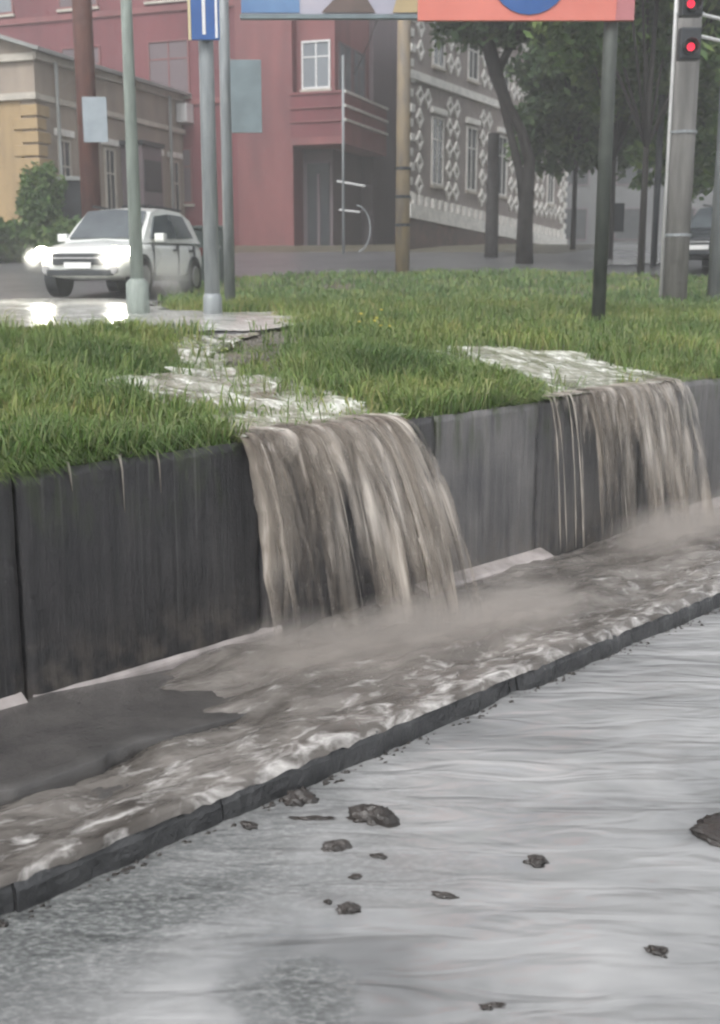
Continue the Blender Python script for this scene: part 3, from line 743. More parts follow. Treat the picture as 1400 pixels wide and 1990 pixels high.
def win(par, L0, L1, z0, z1, axis='x', off=0.0, frame=None, glass=None, lintel=False, sill=True, mull=True):
    """window on the plane y=off (axis x, facing -y) or x=off (axis y, facing -x)"""
    frame = frame or M['trim']; glass = glass or M['glass']
    def bx(b, a0, a1, d0, d1, c0, c1):
        return b.box(a0, a1, off - d1, off - d0, c0, c1) if axis == 'x' else b.box(off - d1, off - d0, a0, a1, c0, c1)
    g = bx(MB(), L0, L1, -.10, .012, z0, z1).build('window', glass, par)
    f = MB(); t = .07
    for a in ((L0 - t, L0, z0 - t, z1 + t), (L1, L1 + t, z0 - t, z1 + t), (L0, L1, z1, z1 + t), (L0, L1, z0 - t, z0)):
        bx(f, a[0], a[1], -.02, .06, a[2], a[3])
    if mull:
        c = (L0 + L1) / 2; bx(f, c - .03, c + .03, .0, .03, z0, z1)
        h = z0 + (z1 - z0) * .68; bx(f, L0, c - .03, .0, .03, h - .025, h + .025); bx(f, c + .03, L1, .0, .03, h - .025, h + .025)
    f.build('frame', frame, g)
    if lintel: bx(MB(), L0 - .22, L1 + .22, -.02, .14, z1 + .16, z1 + .38).build('lintel', M['white_brick'], g, bevel=.02)
    if sill: bx(MB(), L0 - .12, L1 + .12, -.02, .12, z0 - .18, z0 - .09).build('sill', M['trim'], g)
    return g

# ochre house on the left: gable front, long side facade running up the side street
G0 = 2.5
oh = empty('ochre_house', (19.9, 33.95, G0), A_ST, label='ochre and beige plastered house with grey gable roof on the left', cat='house')
HW, HL, HE = 11.0, 11.6, 6.75
MB().box(0, HL, 0, HW, -.6, HE).build('wall', M['beige'], oh)
MB().xprism([(.04, HE), (HW - .04, HE), (HW / 2, HE + 1.6)], -.0, HL).build('gable', M['beige'], oh)
MB().box(-.03, .0, .55, HW - .2, -.5, HE - 1.55).build('front_facade', M['ochre'], oh)
rf = MB(); 
rf.xprism([(-.45, HE - .16), (-.45, HE - .04), (HW / 2, HE + 1.82), (HW + .45, HE - .04), (HW + .45, HE - .16), (HW / 2, HE + 1.68)], -.4, HL + .3)
rf.build('roof', M['roof_metal'], oh)
MB().box(-.10, HL, -.18, 0, HE - .34, HE - .12).build('cornice', M['trim'], oh)
MB().box(-.10, HL, -.12, 0, HE - 1.55, HE - 1.38).build('string_course', M['trim'], oh)
MB().box(-.16, .0, -.12, HW, HE - 1.55, HE - 1.35).build('string_course', M['trim'], oh)
MB().box(-.13, .0, -.1, HW, HE - .38, HE - .16).build('cornice', M['trim'], oh)
q = MB().box(-.09, .62, -.085, .55, 0, .34).data('quoin', bevel=.02); q2 = MB().box(-.09, .42, -.085, .85, 0, .34).data('quoin', bevel=.02)
for i in range(12):
    o = obj('quoin', q if i % 2 else q2, M['trim'] if False else M['ochre'], oh, (0, 0, .2 + i * .41))
for i, L0 in enumerate((1.15, 2.55, 3.95, 5.6, 7.2, 8.7, 10.1)):
    win(oh, L0, L0 + .55, 1.6, 4.05, frame=M['trim'], lintel=True, glass=M['glass'])
for L0 in (1.8, 4.6, 7.6):
    win(oh, L0, L0 + 1.0, 1.5, 3.9, axis='y', off=-.03, frame=M['trim'])
MB().box(-.05, HL, -.10, 0, -.5, .55).build('plinth', M['mauve'], oh)
# porch with dark canopy on the side facade
MB().box(5.0, 6.4, -.9, -.03, 2.2, 4.3).build('porch_bay', M['mauve'], oh)
MB().box(4.9, 6.5, -1.0, -.02, 4.3, 4.45).build('porch_roof', M['dark_paint'], oh)
MB().box(5.1, 6.3, -.93, -.901, 2.7, 3.8).build('porch_window', M['dark_paint'], oh)
MB().box(4.9, 6.5, -1.0, -.02, 2.05, 2.2).build('porch_floor', M['dark_paint'], oh)
MB().tube([(6.8, -1.2, 1.6), (11.2, -1.2, 1.0)], .06, 8).build('stair_rail', M['trim'], oh)
for x in (6.8, 8.3, 9.8, 11.2): MB().tube([(x, -1.2, -.5), (x, -1.2, 1.6 - .6 * (x - 6.8) / 4.4)], .04, 8).build('rail_post', M['trim'], oh)
MB().box(6.25, 6.75, -.06, .0, -.4, 1.35).build('door', M['dark_paint'], oh)
MB().tube([(.9, -.22, -.4), (.9, -.22, HE - .3)], .06, 8).build('downpipe', M['roof_metal'], oh)
MB().tube([(8.4, -.22, -.4), (8.4, -.22, HE - .3)], .06, 8).build('downpipe', M['roof_metal'], oh)
MB().box(9.2, 10.1, -.5, -.05, HE - 1.15, HE - .45).build('air_conditioner', M['white_paint'], oh)

# tall red building with corner balcony
G1 = 2.9
rb = empty('red_building', (31.52, 32.13, G1), A_ST, label='tall dark red building with a balcony over its corner doorway', cat='building')
RH = 15.0
RY = 1.75                                         # width of the corner recess along the left facade
MB().box(0, 30, RY, 64, -1, RH).build('wall', M['red'], rb)
MB().box(.9, 30, .5, RY, -1, 4.3).build('recess_wall', M['mauve'], rb)
MB().box(4.3, 30, 0, .5, -1, RH).build('side_wall', M['mauve'], rb)  # shade on the side facade, painted in as grey mauve
MB().box(.35, 30, .18, RY, 4.3, RH).build('corner_bay', M['red_light'], rb)
MB().box(-.10, 0, RY, RY + 2.35, -1, RH).build('pilaster', M['red_light'], rb)
bal = MB().box(-.55, 4.4, -.55, RY - .1, 4.15, 4.42).build('balcony', M['red_light'], rb)
MB().box(-.55, -.45, -.55, RY - .1, 4.42, 6.05).build('parapet', M['red'], bal)
MB().box(-.45, 4.4, -.55, -.45, 4.42, 6.05).build('parapet', M['red_light'], bal)
for z in (4.95, 5.45, 5.95):
    MB().box(-.6, 4.45, -.62, -.55, z, z + .09).build('balcony_band', M['white_brick'], bal)
    MB().box(-.60, -.551, -.54, RY - .1, z, z + .05).build('balcony_band', M['red_light'], bal)
MB().box(.84, .9, .62, 1.55, -.2, 3.6).build('door', M['dark_paint'], rb)
MB().box(.80, .86, 1.0, 1.12, .3, 3.2).build('door_mullion', M['mauve'], rb)
MB().box(-.75, .85, .1, 1.7, -.8, .35).build('door_step', M['dark_paint'], rb)
win(rb, .42, 1.45, 6.35, 7.95, axis='y', off=.35, glass=M['pale_glass'], frame=M['white_paint'])
for L0 in (.8, 2.4):
    win(rb, L0, L0 + 1.25, 6.35, 7.95, off=.18, glass=M['pale_glass'], frame=M['mauve'])
for z0 in (2.2, 6.3, 9.9):
    for L0 in (6.2, 10.2, 14.2, 18.2, 22.2):
        win(rb, L0, L0 + 1.7, z0, z0 + 2.0, axis='y', off=0.0, frame=M['red_light'], glass=M['pale_glass'] if (z0, L0) in ((9.9, 6.2), (9.9, 14.2)) else M['mauve'])
for z in (5.9, 9.4, 13.2):
    MB().box(-.08, 0, RY + 2.35, 64, z, z + .22).build('string_course', M['red_light'], rb)
MB().box(-.2, 30, -.15, 64, RH, RH + .5).build('cornice', M['red_light'], rb)

# ornate brick building, white patterns on brown brick, running up the street
G2 = 2.9
A2 = R(16.3)
ob = empty('ornate_building', (31.18, 28.19, G2), A2, label='brown brick building covered in white ornamental brickwork, behind the forked tree', cat='building')
OL, OH = 18.0, 9.2
def w2l(x, y):
    dx, dy = x - 31.18, y - 28.19
    return (dx * math.cos(A2) + dy * math.sin(A2), -dx * math.sin(A2) + dy * math.cos(A2))
foot = [(0, 0), (OL, 0), (OL + .5, 6.0), w2l(33.7, 30.45)]
MB().zprism(foot, -1, OH).build('wall', M['brick'], ob)
def band(z0, z1, zz0, zz1, d, nm, mat):            # a course that falls with the street
    b = MB(); b.add([(0, -d, z0), (OL, -d, zz0), (OL, 0, zz0), (0, 0, z0), (0, -d, z1), (OL, -d, zz1), (OL, 0, zz1), (0, 0, z1)],
                    [(0,3,2,1),(4,5,6,7),(0,1,5,4),(1,2,6,5),(2,3,7,6),(3,0,4,7)])
    b.build(nm, mat, ob)
band(1.35, 1.85, .55, 1.05, .16, 'base_course', M['white_brick'])
band(-.9, 1.34, -.4, .54, .10, 'plinth', M['plinth'])
for i in range(30):
    x = .3 + i * .59; zb = 1.85 - .8 * x / OL
    MB().box(x, x + .26, -.12, 0, zb + .02, zb + .36).build('dentil', M['white_brick'], ob)
for z in (6.1, 8.8):
    MB().box(-.05, OL, -.14, 0, z, z + .28).build('string_course', M['white_brick'], ob)
MB().box(-.2, OL + .2, -.35, 0, OH - .1, OH + .3).build('cornice', M['white_brick'], ob)
qd = MB().box(0, .34, -.09, 0, 0, .26).data('quoin')
for i in range(14):
    obj('quoin', qd, M['white_brick'], ob, (-.03 if i % 2 else .12, 0, 2.0 + i * .5))
    obj('quoin', qd, M['white_brick'], ob, (OL - (.9 if i % 2 else .65), 0, 1.3 + i * .5))
    obj('quoin', qd, M['white_brick'], ob, (OL - .36, 0, 1.05 + i * .5))
# lozenge ornament: a ring of brick, open in the middle
def lozenge(w_, h_, t):
    b = MB(); o_ = [(0, -h_), (w_, 0), (0, h_), (-w_, 0)]; i_ = [(0, -h_ + t * 1.3), (w_ - t, 0), (0, h_ - t * 1.3), (-w_ + t, 0)]
    V = [(x, -.07, z) for x, z in o_] + [(x, -.07, z) for x, z in i_] + [(x, 0, z) for x, z in o_] + [(x, 0, z) for x, z in i_]
    F = []
    for k in range(4):
        n = (k + 1) % 4
        F += [(k, n, 4+n, 4+k), (k, 8+k, 8+n, n), (4+k, 4+n, 12+n, 12+k)]
    return b.add(V, F).data('lozenge')
lz = lozenge(.31, .36, .13)
wins = [(2.1, 3.0), (5.4, 6.3), (8.8, 9.7), (12.2, 13.1), (15.2, 16.0)]
for a, b_ in wins:
    win(ob, a, b_, 2.7, 5.0, frame=M['white_brick'], glass=M['glass'], lintel=True)
    win(ob, a, b_, 6.9, 8.4, frame=M['white_brick'], glass=M['glass'])
cnt = 0
for i in range(25):
    for j in range(10):
        x = .95 + i * .67; z = 2.55 + j * .77 - .3 * x / OL
        if z > 8.5 or abs(z - 6.24) < .5: continue
        if any(a - .5 < x < b_ + .5 and (2.3 < z < 5.6 or 6.6 < z < 8.7) for a, b_ in wins): continue
        obj('lozenge', lz, M['white_brick'], ob, (x, 0, z)); cnt += 1

# grey block closing the side street, far behind the trees
fb = empty('grey_block', (66, 36, 3.2), R(-48), label='plain grey block far up the side street behind the trees', cat='building')
MB().box(-16, 16, 0, 12, -2, 15).build('wall', plain('grey_render', (.17, .175, .18), (.13, .135, .14), .4, .8), fb)
for i in range(9):
    for j in range(4):
        win(fb, -14.5 + i * 3.3, -13.0 + i * 3.3, 1.2 + j * 3.3, 3.0 + j * 3.3, frame=M['mauve'], glass=M['glass'], sill=False, mull=False)

# dark shed beside the ochre house
sh = empty('dark_shed', (18.9, 32.45, 2.5), A_ST - R(55), label='low dark shed beside the ochre house, behind the white car', cat='shed')
MB().box(0, 1.75, 0, 1.4, -.3, 2.6).build('wall', M['dark_paint'], sh)
MB().box(-.1, 1.85, -.12, 1.5, 2.6, 2.72).build('roof', M['roof_metal'], sh)
for k in range(7): MB().box(.06 + k * .24, .09 + k * .24, -.03, 0, -.2, 2.5).build('rib', M['dark_paint'], sh)

# ------------------------------------------------------------------ vehicles
def paint(name, c):
    m, N, L, P = newmat(name); P.inputs['Base Color'].default_value = c4(c); P.inputs['Roughness'].default_value = .3
    P.inputs['Coat Weight'].default_value = .6; P.inputs['Coat Roughness'].default_value = .08
    t = noise_node(N, L, 2.0, 5); L.new(maprange(N, L, t.outputs[0], .3, .7, .22, .42), P.inputs['Roughness'])
    return m
M['car_white'] = paint('white_car_paint', (.66, .68, .66)); M['car_dark'] = paint('dark_car_paint', (.02, .028, .028)); M['car_grey'] = paint('charcoal_car_paint', (.035, .04, .045))
M['tyre'] = plain('tyre_rubber', (.02, .02, .02), (.014, .014, .014), 8, .75)
M['rim'] = plain('alloy', (.35, .35, .36), (.25, .25, .26), 8, .35, metal=.8)
M['chrome'] = plain('chrome', (.55, .55, .56), (.45, .45, .46), 8, .2, metal=.9)
M['car_glass'] = plain('car_glass', (.10, .115, .125), (.07, .08, .09), 1.5, .05)
M['lamp_on'] = emit('headlight_on', (1.0, .94, .78), 22.0)
M['lamp_off'] = plain('lamp_glass', (.3, .3, .31), (.22, .22, .23), 5, .1)
M['tail_red'] = plain('tail_lamp', (.25, .012, .012), (.18, .01, .01), 5, .15)
def make_car(loc, heading, mat, label, lit, zroll=0.0):
    c = empty('parked_car' if not lit else 'car', loc, heading, label=label, cat='car')
    st = [(-2.25, .50, .92, .70), (-2.2, .36, 1.0, .82), (-1.9, .30, 1.04, .90), (-1.2, .26, 1.03, .92), (0, .26, 1.01, .92), (1.0, .26, 1.0, .92), (1.55, .28, .96, .91), (1.95, .30, .88, .88), (2.16, .34, .80, .80), (2.24, .42, .72, .66)]
    V = []; F = []
    for x, zb, zt, hw in st:
        zm = zb + (zt - zb) * .62
        ring = [(-hw * .86, zb), (-hw * .98, zb + .10), (-hw, zm), (-hw * .94, zt - .05), (-hw * .84, zt), (0, zt + .035), (hw * .84, zt), (hw * .94, zt - .05), (hw, zm), (hw * .98, zb + .10), (hw * .86, zb)]
        V += [(x, y, z) for y, z in ring]
    n = 11
    for i in range(len(st) - 1):
        for k in range(n): F.append((i*n+k, i*n+(k+1)%n, (i+1)*n+(k+1)%n, (i+1)*n+k))
    F.append(tuple(range(n))); F.append(tuple((len(st)-1)*n+k for k in range(n)))
    body = MB().add(V, F).build('body', mat, c, smooth=True)
    md = body.modifiers.new('sub', 'SUBSURF'); md.levels = 1; md.render_levels = 1
    # greenhouse
    def sec(x, zl, zu, hl, hu): return [(x, -hl, zl), (x, -hu, zu), (x, 0, zu + .04), (x, hu, zu), (x, hl, zl)]
    prof = [(1.12, .97, .98, .80, .79), (.75, .98, 1.28, .84, .74), (.32, .99, 1.58, .86, .66), (-.3, 1.0, 1.66, .87, .66), (-1.3, 1.02, 1.64, .87, .65), (-1.85, 1.02, 1.50, .85, .66), (-2.12, 1.02, 1.06, .80, .76)]
    V = []; F = []
    for p in prof: V += sec(*p)
    for i in range(len(prof) - 1):
        for k in range(4): F.append((i*5+k, i*5+k+1, (i+1)*5+k+1, (i+1)*5+k))
    cabin = MB().add(V, F).build('cabin', mat, c, smooth=False)
    def pane(pts, nm, off):
        o_ = np.array(off); P_ = [np.array(p) + o_ for p in pts]; Q_ = [np.array(p) - o_ for p in pts]; k = len(P_)
        MB().add(P_ + Q_, [tuple(range(k)), tuple(range(2*k-1, k-1, -1))] + [(i, k+i, k+(i+1)%k, (i+1)%k) for i in range(k)]).build(nm, M['car_glass'], c)
    pane([(1.06, -.70, 1.03), (1.06, .70, 1.03), (.39, .60, 1.55), (.37, 0, 1.585), (.39, -.60, 1.55)], 'windscreen', (.035, 0, .045))
    pane([(-2.06, -.66, 1.13), (-2.06, .66, 1.13), (-1.88, .58, 1.44), (-1.88, -.58, 1.44)], 'rear_window', (-.04, 0, .02))
    for s in (-1, 1):
        pane([(.78, s*.825, 1.06), (.30, s*.70, 1.49), (-.42, s*.70, 1.56), (-.42, s*.855, 1.08)], 'side_window', (0, s*.022, .008))
        pane([(-.50, s*.855, 1.08), (-.50, s*.70, 1.56), (-1.25, s*.70, 1.55), (-1.55, s*.82, 1.12)], 'side_window', (0, s*.022, .008))
        MB().box(.62, .80, s*.9 if s > 0 else -1.1, 1.1 if s > 0 else s*.9, 1.0, 1.16).build('wing_mirror', mat, c, bevel=.03)
        MB().tube([(.2, s*.60, 1.70), (-1.5, s*.60, 1.69)], .022, 6).build('roof_rail', M['dark_paint'], c)
        MB().add([(1.98, s*.88, .72), (2.19, s*.58, .70), (2.21, s*.55, .84), (1.92, s*.87, .88), (2.02, s*.91, .72), (2.26, s*.60, .70), (2.26, s*.57, .83), (1.96, s*.90, .88)],
                 [(0,1,2,3),(4,5,6,7),(0,1,5,4),(1,2,6,5),(2,3,7,6),(3,0,4,7)]).build('headlight', M['lamp_on'] if lit else M['lamp_off'], c)
        MB().box(-2.24, -2.12, min(s*.5, s*.8), max(s*.5, s*.8), .78, .95).build('tail_light', M['tail_red'], c)
        MB().disc((2.15, s*.66, .47), (1, 0, 0), .075, 14, .09).build('fog_light', M['lamp_off'], c)
    if lit:
        for s in (-1, 1):
            hl = bpy.data.lights.new('headlight_beam', 'SPOT'); hl.energy = 450; hl.spot_size = R(70); hl.spot_blend = .8; hl.color = (1, .97, .88); hl.shadow_soft_size = .08
            ho = bpy.data.objects.new('headlight_beam', hl); ho.location = (2.32, s * .74, .78); ho.rotation_euler = (0, R(-80), 0); ho.parent = c; COL.objects.link(ho)
    for s in (-1, 1):
        for x in (.86, -.46, -1.42): MB().box(x - .008, x + .008, s * .9 - .03, s * .9 + .03, .36, .97).build('door_seam', M['dark_paint'], c)
        for x in (-.28, -1.2): MB().box(x - .1, x + .06, s * .915 - .03, s * .915 + .03, .84, .88).build('door_handle', M['dark_paint'], c, bevel=.008)
        MB().box(-1.1, 1.1, s * .905 - .04, s * .905 + .04, .26, .36).build('sill_trim', M['dark_paint'], c)
    MB().box(2.14, 2.275, -.50, .50, .55, .76).build('grille', M['dark_paint'], c, bevel=.02)
    MB().box(2.10, 2.285, -.62, .62, .36, .47).build('lower_grille', M['dark_paint'], c, bevel=.02)
    MB().box(2.275, 2.295, -.46, .46, .665, .69).build('chrome_bar', M['chrome'], c)
    MB().box(2.275, 2.30, -.26, .26, .49, .60).build('number_plate', M['white_paint'], c)
    if lit:
        for s in (-1, 1): MB().disc((2.15, s * .72, .775), (1, 0, .0), .105, 18, .125).build('lamp_lens', M['lamp_on'], c)
        mist((2.5, -.68, .62), (.34, .30, .30), .8, (.95, .95, .92), c, 21)  # mist balls added round both lamps to make their light glow
        mist((2.5, .70, .62), (.34, .30, .30), .8, (.95, .95, .92), c, 22)
        mist((.9, 1.25, .35), (1.0, .45, .65), 2.2, (.95, .95, .92), c, 23)
    for wx in (-1.38, 1.38):
        for s in (-1, 1):
            y0 = s * .74
            tb = MB(); tb.tube([(wx, y0, .345), (wx, y0 + s*.02, .345), (wx, y0 + s*.17, .345), (wx, y0 + s*.20, .345)], [.32, .345, .345, .32], 26)
            wl = tb.build('wheel', M['tyre'], c, smooth=False)
            MB().tube([(wx, y0 + s*.19, .345), (wx, y0 + s*.212, .345)], [.225, .20], 20).build('rim', M['rim'], wl)
            MB().tube([(wx, s*.70, .36), (wx, s*.928, .36)], .40, 26).build('wheel_arch', M['dark_paint'], c)
    return c
cz = tz1(13.7, 19.85) + .02
make_car((13.35, 19.6, cz), A_ST + math.pi + R(8), M['car_white'], 'white car with its headlights on driving through the flooded upper road', True)
dx_, dy_ = math.cos(A_ST), math.sin(A_ST)
uc = empty('utility_cabinet', (17.05, 21.95, tz1(17.05, 21.95)), VR, label='dark green metal utility cabinet behind the twin sign posts', cat='cabinet')
M['dark_green'] = plain('dark_green_paint', (.035, .05, .045), (.025, .036, .033), 3, .45, .2, 20)
MB().box(-.55, .55, -.30, .30, -.2, 1.22).build('case', M['dark_green'], uc, bevel=.02)
MB().box(-.60, .60, -.36, .36, 1.22, 1.30).build('lid', M['dark_green'], uc, bevel=.02)
for x in (-.52, .02):
    d_ = MB().box(x, x + .50, -.325, -.301, .0, 1.16).build('door', M['dark_green'], uc, bevel=.008)
    MB().box(x + .36, x + .46, -.345, -.326, .78, .84).build('handle', M['chrome'], d_)
make_car((29.2, 14.85, tz1(29.2, 14.85) + .04), A_ST + math.pi - .25, M['car_grey'], 'charcoal car at the right edge behind the thick pole', False)

# ------------------------------------------------------------------ posts, signs, boards
M['galv'] = plain('galvanised_steel', (.30, .32, .33), (.22, .24, .25), 4, .45, .15, 40, metal=.2, mapping=((3, 3, .5),))
M['galv_green'] = plain('grey_green_paint', (.28, .32, .29), (.20, .23, .21), 4, .5, .15, 40, mapping=((3, 3, .5),))
M['rust'] = plain('rusty_steel', (.13, .055, .042), (.085, .04, .034), 3, .7, .3, 30, mapping=((3, 3, .5),))
M['pole_conc'] = plain('pole_concrete', (.30, .29, .28), (.20, .195, .19), 2.5, .7, .4, 30, mapping=((3, 3, .4),))
M['pole_tan'] = plain('peeling_pole_paint', (.36, .28, .18), (.22, .19, .16), 2.2, .7, .4, 24, mapping=((2, 2, .5),))
M['pole_dark'] = plain('dark_green_pole', (.075, .085, .075), (.05, .058, .052), 3, .55, .2, 30)
def pole(name, x, y, h, r0, r1, mat, label, cat='post', base=None, lean=(0, 0), z=None, group=None, n=16):
    z = tz1(x, y) if z is None else z
    e = empty(name, (x, y, z), label=label, cat=cat, group=group)
    MB().tube([(0, 0, -.3), (lean[0] * .5, lean[1] * .5, h * .5), (lean[0], lean[1], h)], [r0, (r0 + r1) / 2, r1], n).build('shaft', mat, e, smooth=True)
    if base: MB().tube([(0, 0, -.2), (0, 0, base[1]), (0, 0, base[1] + .06)], [base[0], base[0] * .96, r0], n).build('base_sleeve', mat, e, smooth=True)
    return e
rt = np.array([math.sin(YAW), -math.cos(YAW), 0])
pole('lamp_post', 8.45, 12.21, 7.0, .088, .05, M['galv_green'], 'tapering grey-green lamp post in front of the white car', base=(.15, .42))
A_ = pole('sign_post', 9.21, 11.66, 6.0, .10, .085, M['galv'], 'thick galvanised post carrying the blue lane sign', base=(.125, .25))
B_ = pole('sign_post', 11.46, 14.07, 7.0, .085, .08, M['galv'], 'slimmer galvanised post just behind the blue sign post, carrying boards', base=None)
pole('trolley_pole', 15.51, 24.18, 11.5, .24, .22, M['rust'], 'rusty brown steel pole behind the white car')
cp = pole('utility_pole', 22.25, 20.25, 11.0, .19, .15, M['pole_tan'], 'tan concrete utility pole with peeling paint in front of the red building')
for z, a in ((2.6, .05), (1.9, .02), (1.2, .04)): MB().tube([(0, 0, z), (0, 0, z + .07)], .205, 14).build('stain_band', M['dark_paint'], cp)  # dark rings standing in for the stains on the pole
bp = pole('concrete_pole', 19.38, 10.81, 9.0, .23, .20, M['pole_conc'], 'thick grey concrete pole with a white pipe along its left side', base=None)
MB().tube(list(np.array([(0, 0, -.2), (0, 0, 8.5)]) - rt * .25), .035, 8).build('pipe', M['white_paint'], bp, smooth=True)
for z in (1.2, 3.0, 5.0): MB().tube([(0, 0, z), (0, 0, z + .05)], .245, 14).build('pipe_band', M['galv'], bp)
tp = pole('traffic_light_pole', 20.13, 10.39, 8.0, .14, .12, M['galv'], 'steel pole at the right edge beside the traffic lights')
pole('thin_post', 29.01, 16.88, 4.6, .09, .09, M['dark_paint'], 'thin black post beside the wet side street')
pole('grey_post', 29.36, 22.9, 3.8, .22, .18, M['bark_grey'], 'short grey stump-like trunk behind the forked tree')
thin = pole('handrail_post', 26.9, 27.1, 6.2, .045, .04, M['galv'], 'very thin pale pole with bars in front of the dark doorway')
MB().tube([(-.15, .15, 2.35), (.55, -.45, 2.2)], .035, 8).build('bar', M['white_paint'], thin)
MB().tube([(-.1, .1, 1.45), (.40, -.35, 1.38)], .03, 8).build('bar', M['white_paint'], thin)
MB().tube([(.3 + .5 * math.sin(t) * .7, -.25 - .5 * math.sin(t) * .7, .85 + .75 * math.cos(t)) for t in np.linspace(.1, 2.9, 14)], .025, 8).build('hoop', M['galv'], thin)

# flat boards: u along the view's right, given as a box in a frame turned to face the road
def board(name, c, w_, h_, th, mat, par=None, rz=VR, **k):
    e = MB().box(-w_ / 2, w_ / 2, -th / 2, th / 2, -h_ / 2, h_ / 2).build(name, mat, par, bevel=.006, **k)
    e.location = c; e.rotation_euler = (0, 0, rz); return e
M['blue'] = plain('sign_blue', (.03, .10, .30), (.025, .085, .26), 3, .3)
M['sign_back'] = plain('sign_back_grey', (.18, .23, .25), (.14, .175, .19), 3, .5)
bs = empty('lane_sign', (9.10, 11.52, 5.42), VR, label='blue lane direction sign with white arrows on the twin posts', cat='sign')
MB().box(-.17, .17, -.02, .02, -.40, 1.2).build('sign_panel', M['blue'], bs, bevel=.006)
MB().box(-.205, -.171, -.024, .022, -.40, 1.2).build('border', plain('sign_yellow', (.55, .48, .30), (.48, .42, .26), 4, .4), bs)
MB().box(.12, .15, -.028, -.0205, -.38, 1.1).build('lane_line', M['white_paint'], bs)
MB().box(-.035, .005, -.028, -.0205, -.34, .25).build('arrow_stem', M['white_paint'], bs)
MB().add([(-.035, -.028, .2), (-.035, -.028, .05), (-.12, -.028, .10), (-.12, -.028, .21), (-.035, -.0205, .2), (-.035, -.0205, .05), (-.12, -.0205, .10), (-.12, -.0205, .21)], [(0,1,2,3),(7,6,5,4),(0,4,5,1),(1,5,6,2),(2,6,7,3),(3,7,4,0)]).build('arrow_head', M['white_paint'], bs)
MB().box(-.06, .06, .02, .05, -.3, .4).build('bracket', M['galv'], bs)
board('road_sign', (11.60, 13.75, 4.86), .46, 1.04, .03, M['sign_back'], label='plain grey back of a sign on the slimmer post', cat='sign')

# striped advertising board, left of the coral one
ab = empty('advertising_board', (12.42, 12.82, 6.0), VR, label='blue, pink and yellow advertising board at the top centre', cat='billboard')
MB().box(-1.28, 1.40, .0, .08, 0, 2.2).build('panel', plain('poster_pale', (.42, .40, .46), (.33, .34, .42), 1.2, .5), ab)
MB().box(-1.28, -.42, -.012, -.001, .02, 2.18).build('poster_field', plain('poster_blue', (.13, .24, .42), (.10, .19, .36), 2, .5), ab)
def tri(pts, nm, mat, d0=-.02, d1=-.013, par=None): MB().prism(pts, d0, d1).build(nm, mat, par or ab)
tri([(-1.28, .4), (-.95, .5), (-1.1, 1.9), (-1.28, 1.9)], 'poster_leaf', plain('poster_yellow', (.50, .44, .20), (.42, .36, .16), 2, .5))
tri([(-.45, .3), (.95, .42), (.9, 1.2), (-.2, 1.0)], 'poster_stripe', plain('poster_pink', (.42, .16, .20), (.36, .13, .17), 2, .5))
tri([(-.1, .02), (.7, .02), (.55, .25), (.1, .22)], 'poster_stripe', plain('poster_brown', (.14, .10, .09), (.10, .08, .07), 2, .5))
tri([(.95, .02), (1.38, .02), (1.38, 1.1), (1.15, .7)], 'poster_stripe', plain('poster_sand', (.44, .35, .20), (.38, .3, .17), 2, .5), -.028, -.021)
MB().box(-1.30, 1.42, -.03, .1, -.06, -.001).build('frame', M['sign_back'], ab)
MB().tube([(-1.35, .12, .35), (.4, .12, .35)], .04, 8).build('support_arm', M['galv'], ab)

cb = empty('billboard', (12.6, 8.08, tz1(12.6, 8.08)), VR, label='coral red billboard with a blue disc on a dark green leg, top right', cat='billboard')
bz = 5.23 - tz1(12.6, 8.08)
MB().tube([(0, 0, -.3), (0, 0, bz + 2.4)], .085, 14).build('leg', M['pole_dark'], cb, smooth=True)
MB().box(-2.35, .24, -.16, -.09, bz, bz + 2.3).build('panel', plain('poster_coral', (.62, .19, .15), (.55, .165, .13), 1.5, .45), cb)
MB().prism([(-1.02 + .5 * math.sin(t) * .98, bz + .56 - .5 * math.cos(t)) for t in np.linspace(0, 2 * math.pi, 28)[:-1]], -.175, -.161).build('blue_disc', M['blue'], cb)
MB().prism([(.02, bz + .0), (.24, bz + .0), (.24, bz + 2.3), (.10, bz + 2.3)], -.172, -.162).build('poster_edge', plain('poster_rose', (.42, .16, .17), (.36, .14, .15), 2, .5), cb)
for x in (-1.9, -.9): MB().box(x, x + .06, -.09, -.02, bz + .2, bz + 2.2).build('batten', M['pole_dark'], cb)
MB().tube([(-2.2, -.02, bz + 1.0), (.1, -.02, bz + 1.0)], .04, 8).build('support_arm', M['pole_dark'], cb)

# traffic lights
M['red_lamp'] = emit('red_signal', (1.0, .015, .05), .9)
for i, (z, lb) in enumerate(((6.52, 'upper black traffic light head showing red at the top right'), (5.92, 'lower black traffic light head showing red at the right edge'))):
    t = empty('traffic_light', (18.55, 10.35, z), VR, label=lb, cat='traffic light', group='traffic lights at the right edge')
    hh = 1.15 if i == 0 else .42
    MB().box(-.16, .20, -.10, .12, 0 if i == 0 else -.1, hh).build('housing', M['dark_paint'], t, bevel=.03)
    for k in range(3 if i == 0 else 1):
        zc = .18 + k * .34 if i == 0 else .10
        MB().disc((-.02 if i == 0 else .02, -.105, zc), (0, -1, 0), .062 if k == 0 else .10, 18, .02).build('lens', M['red_lamp'] if k == 0 else M['dark_paint'], t)
        MB().tube([(.0, -.1, zc + .0), (.0, -.24, zc)], .125, 18, False).build('visor', M['dark_paint'], t)
    MB().tube([(.18, .02, .05 if i == 0 else .3), (.75, .5, .05 if i == 0 else .3)], .03, 8).build('bracket', M['white_paint'], t)

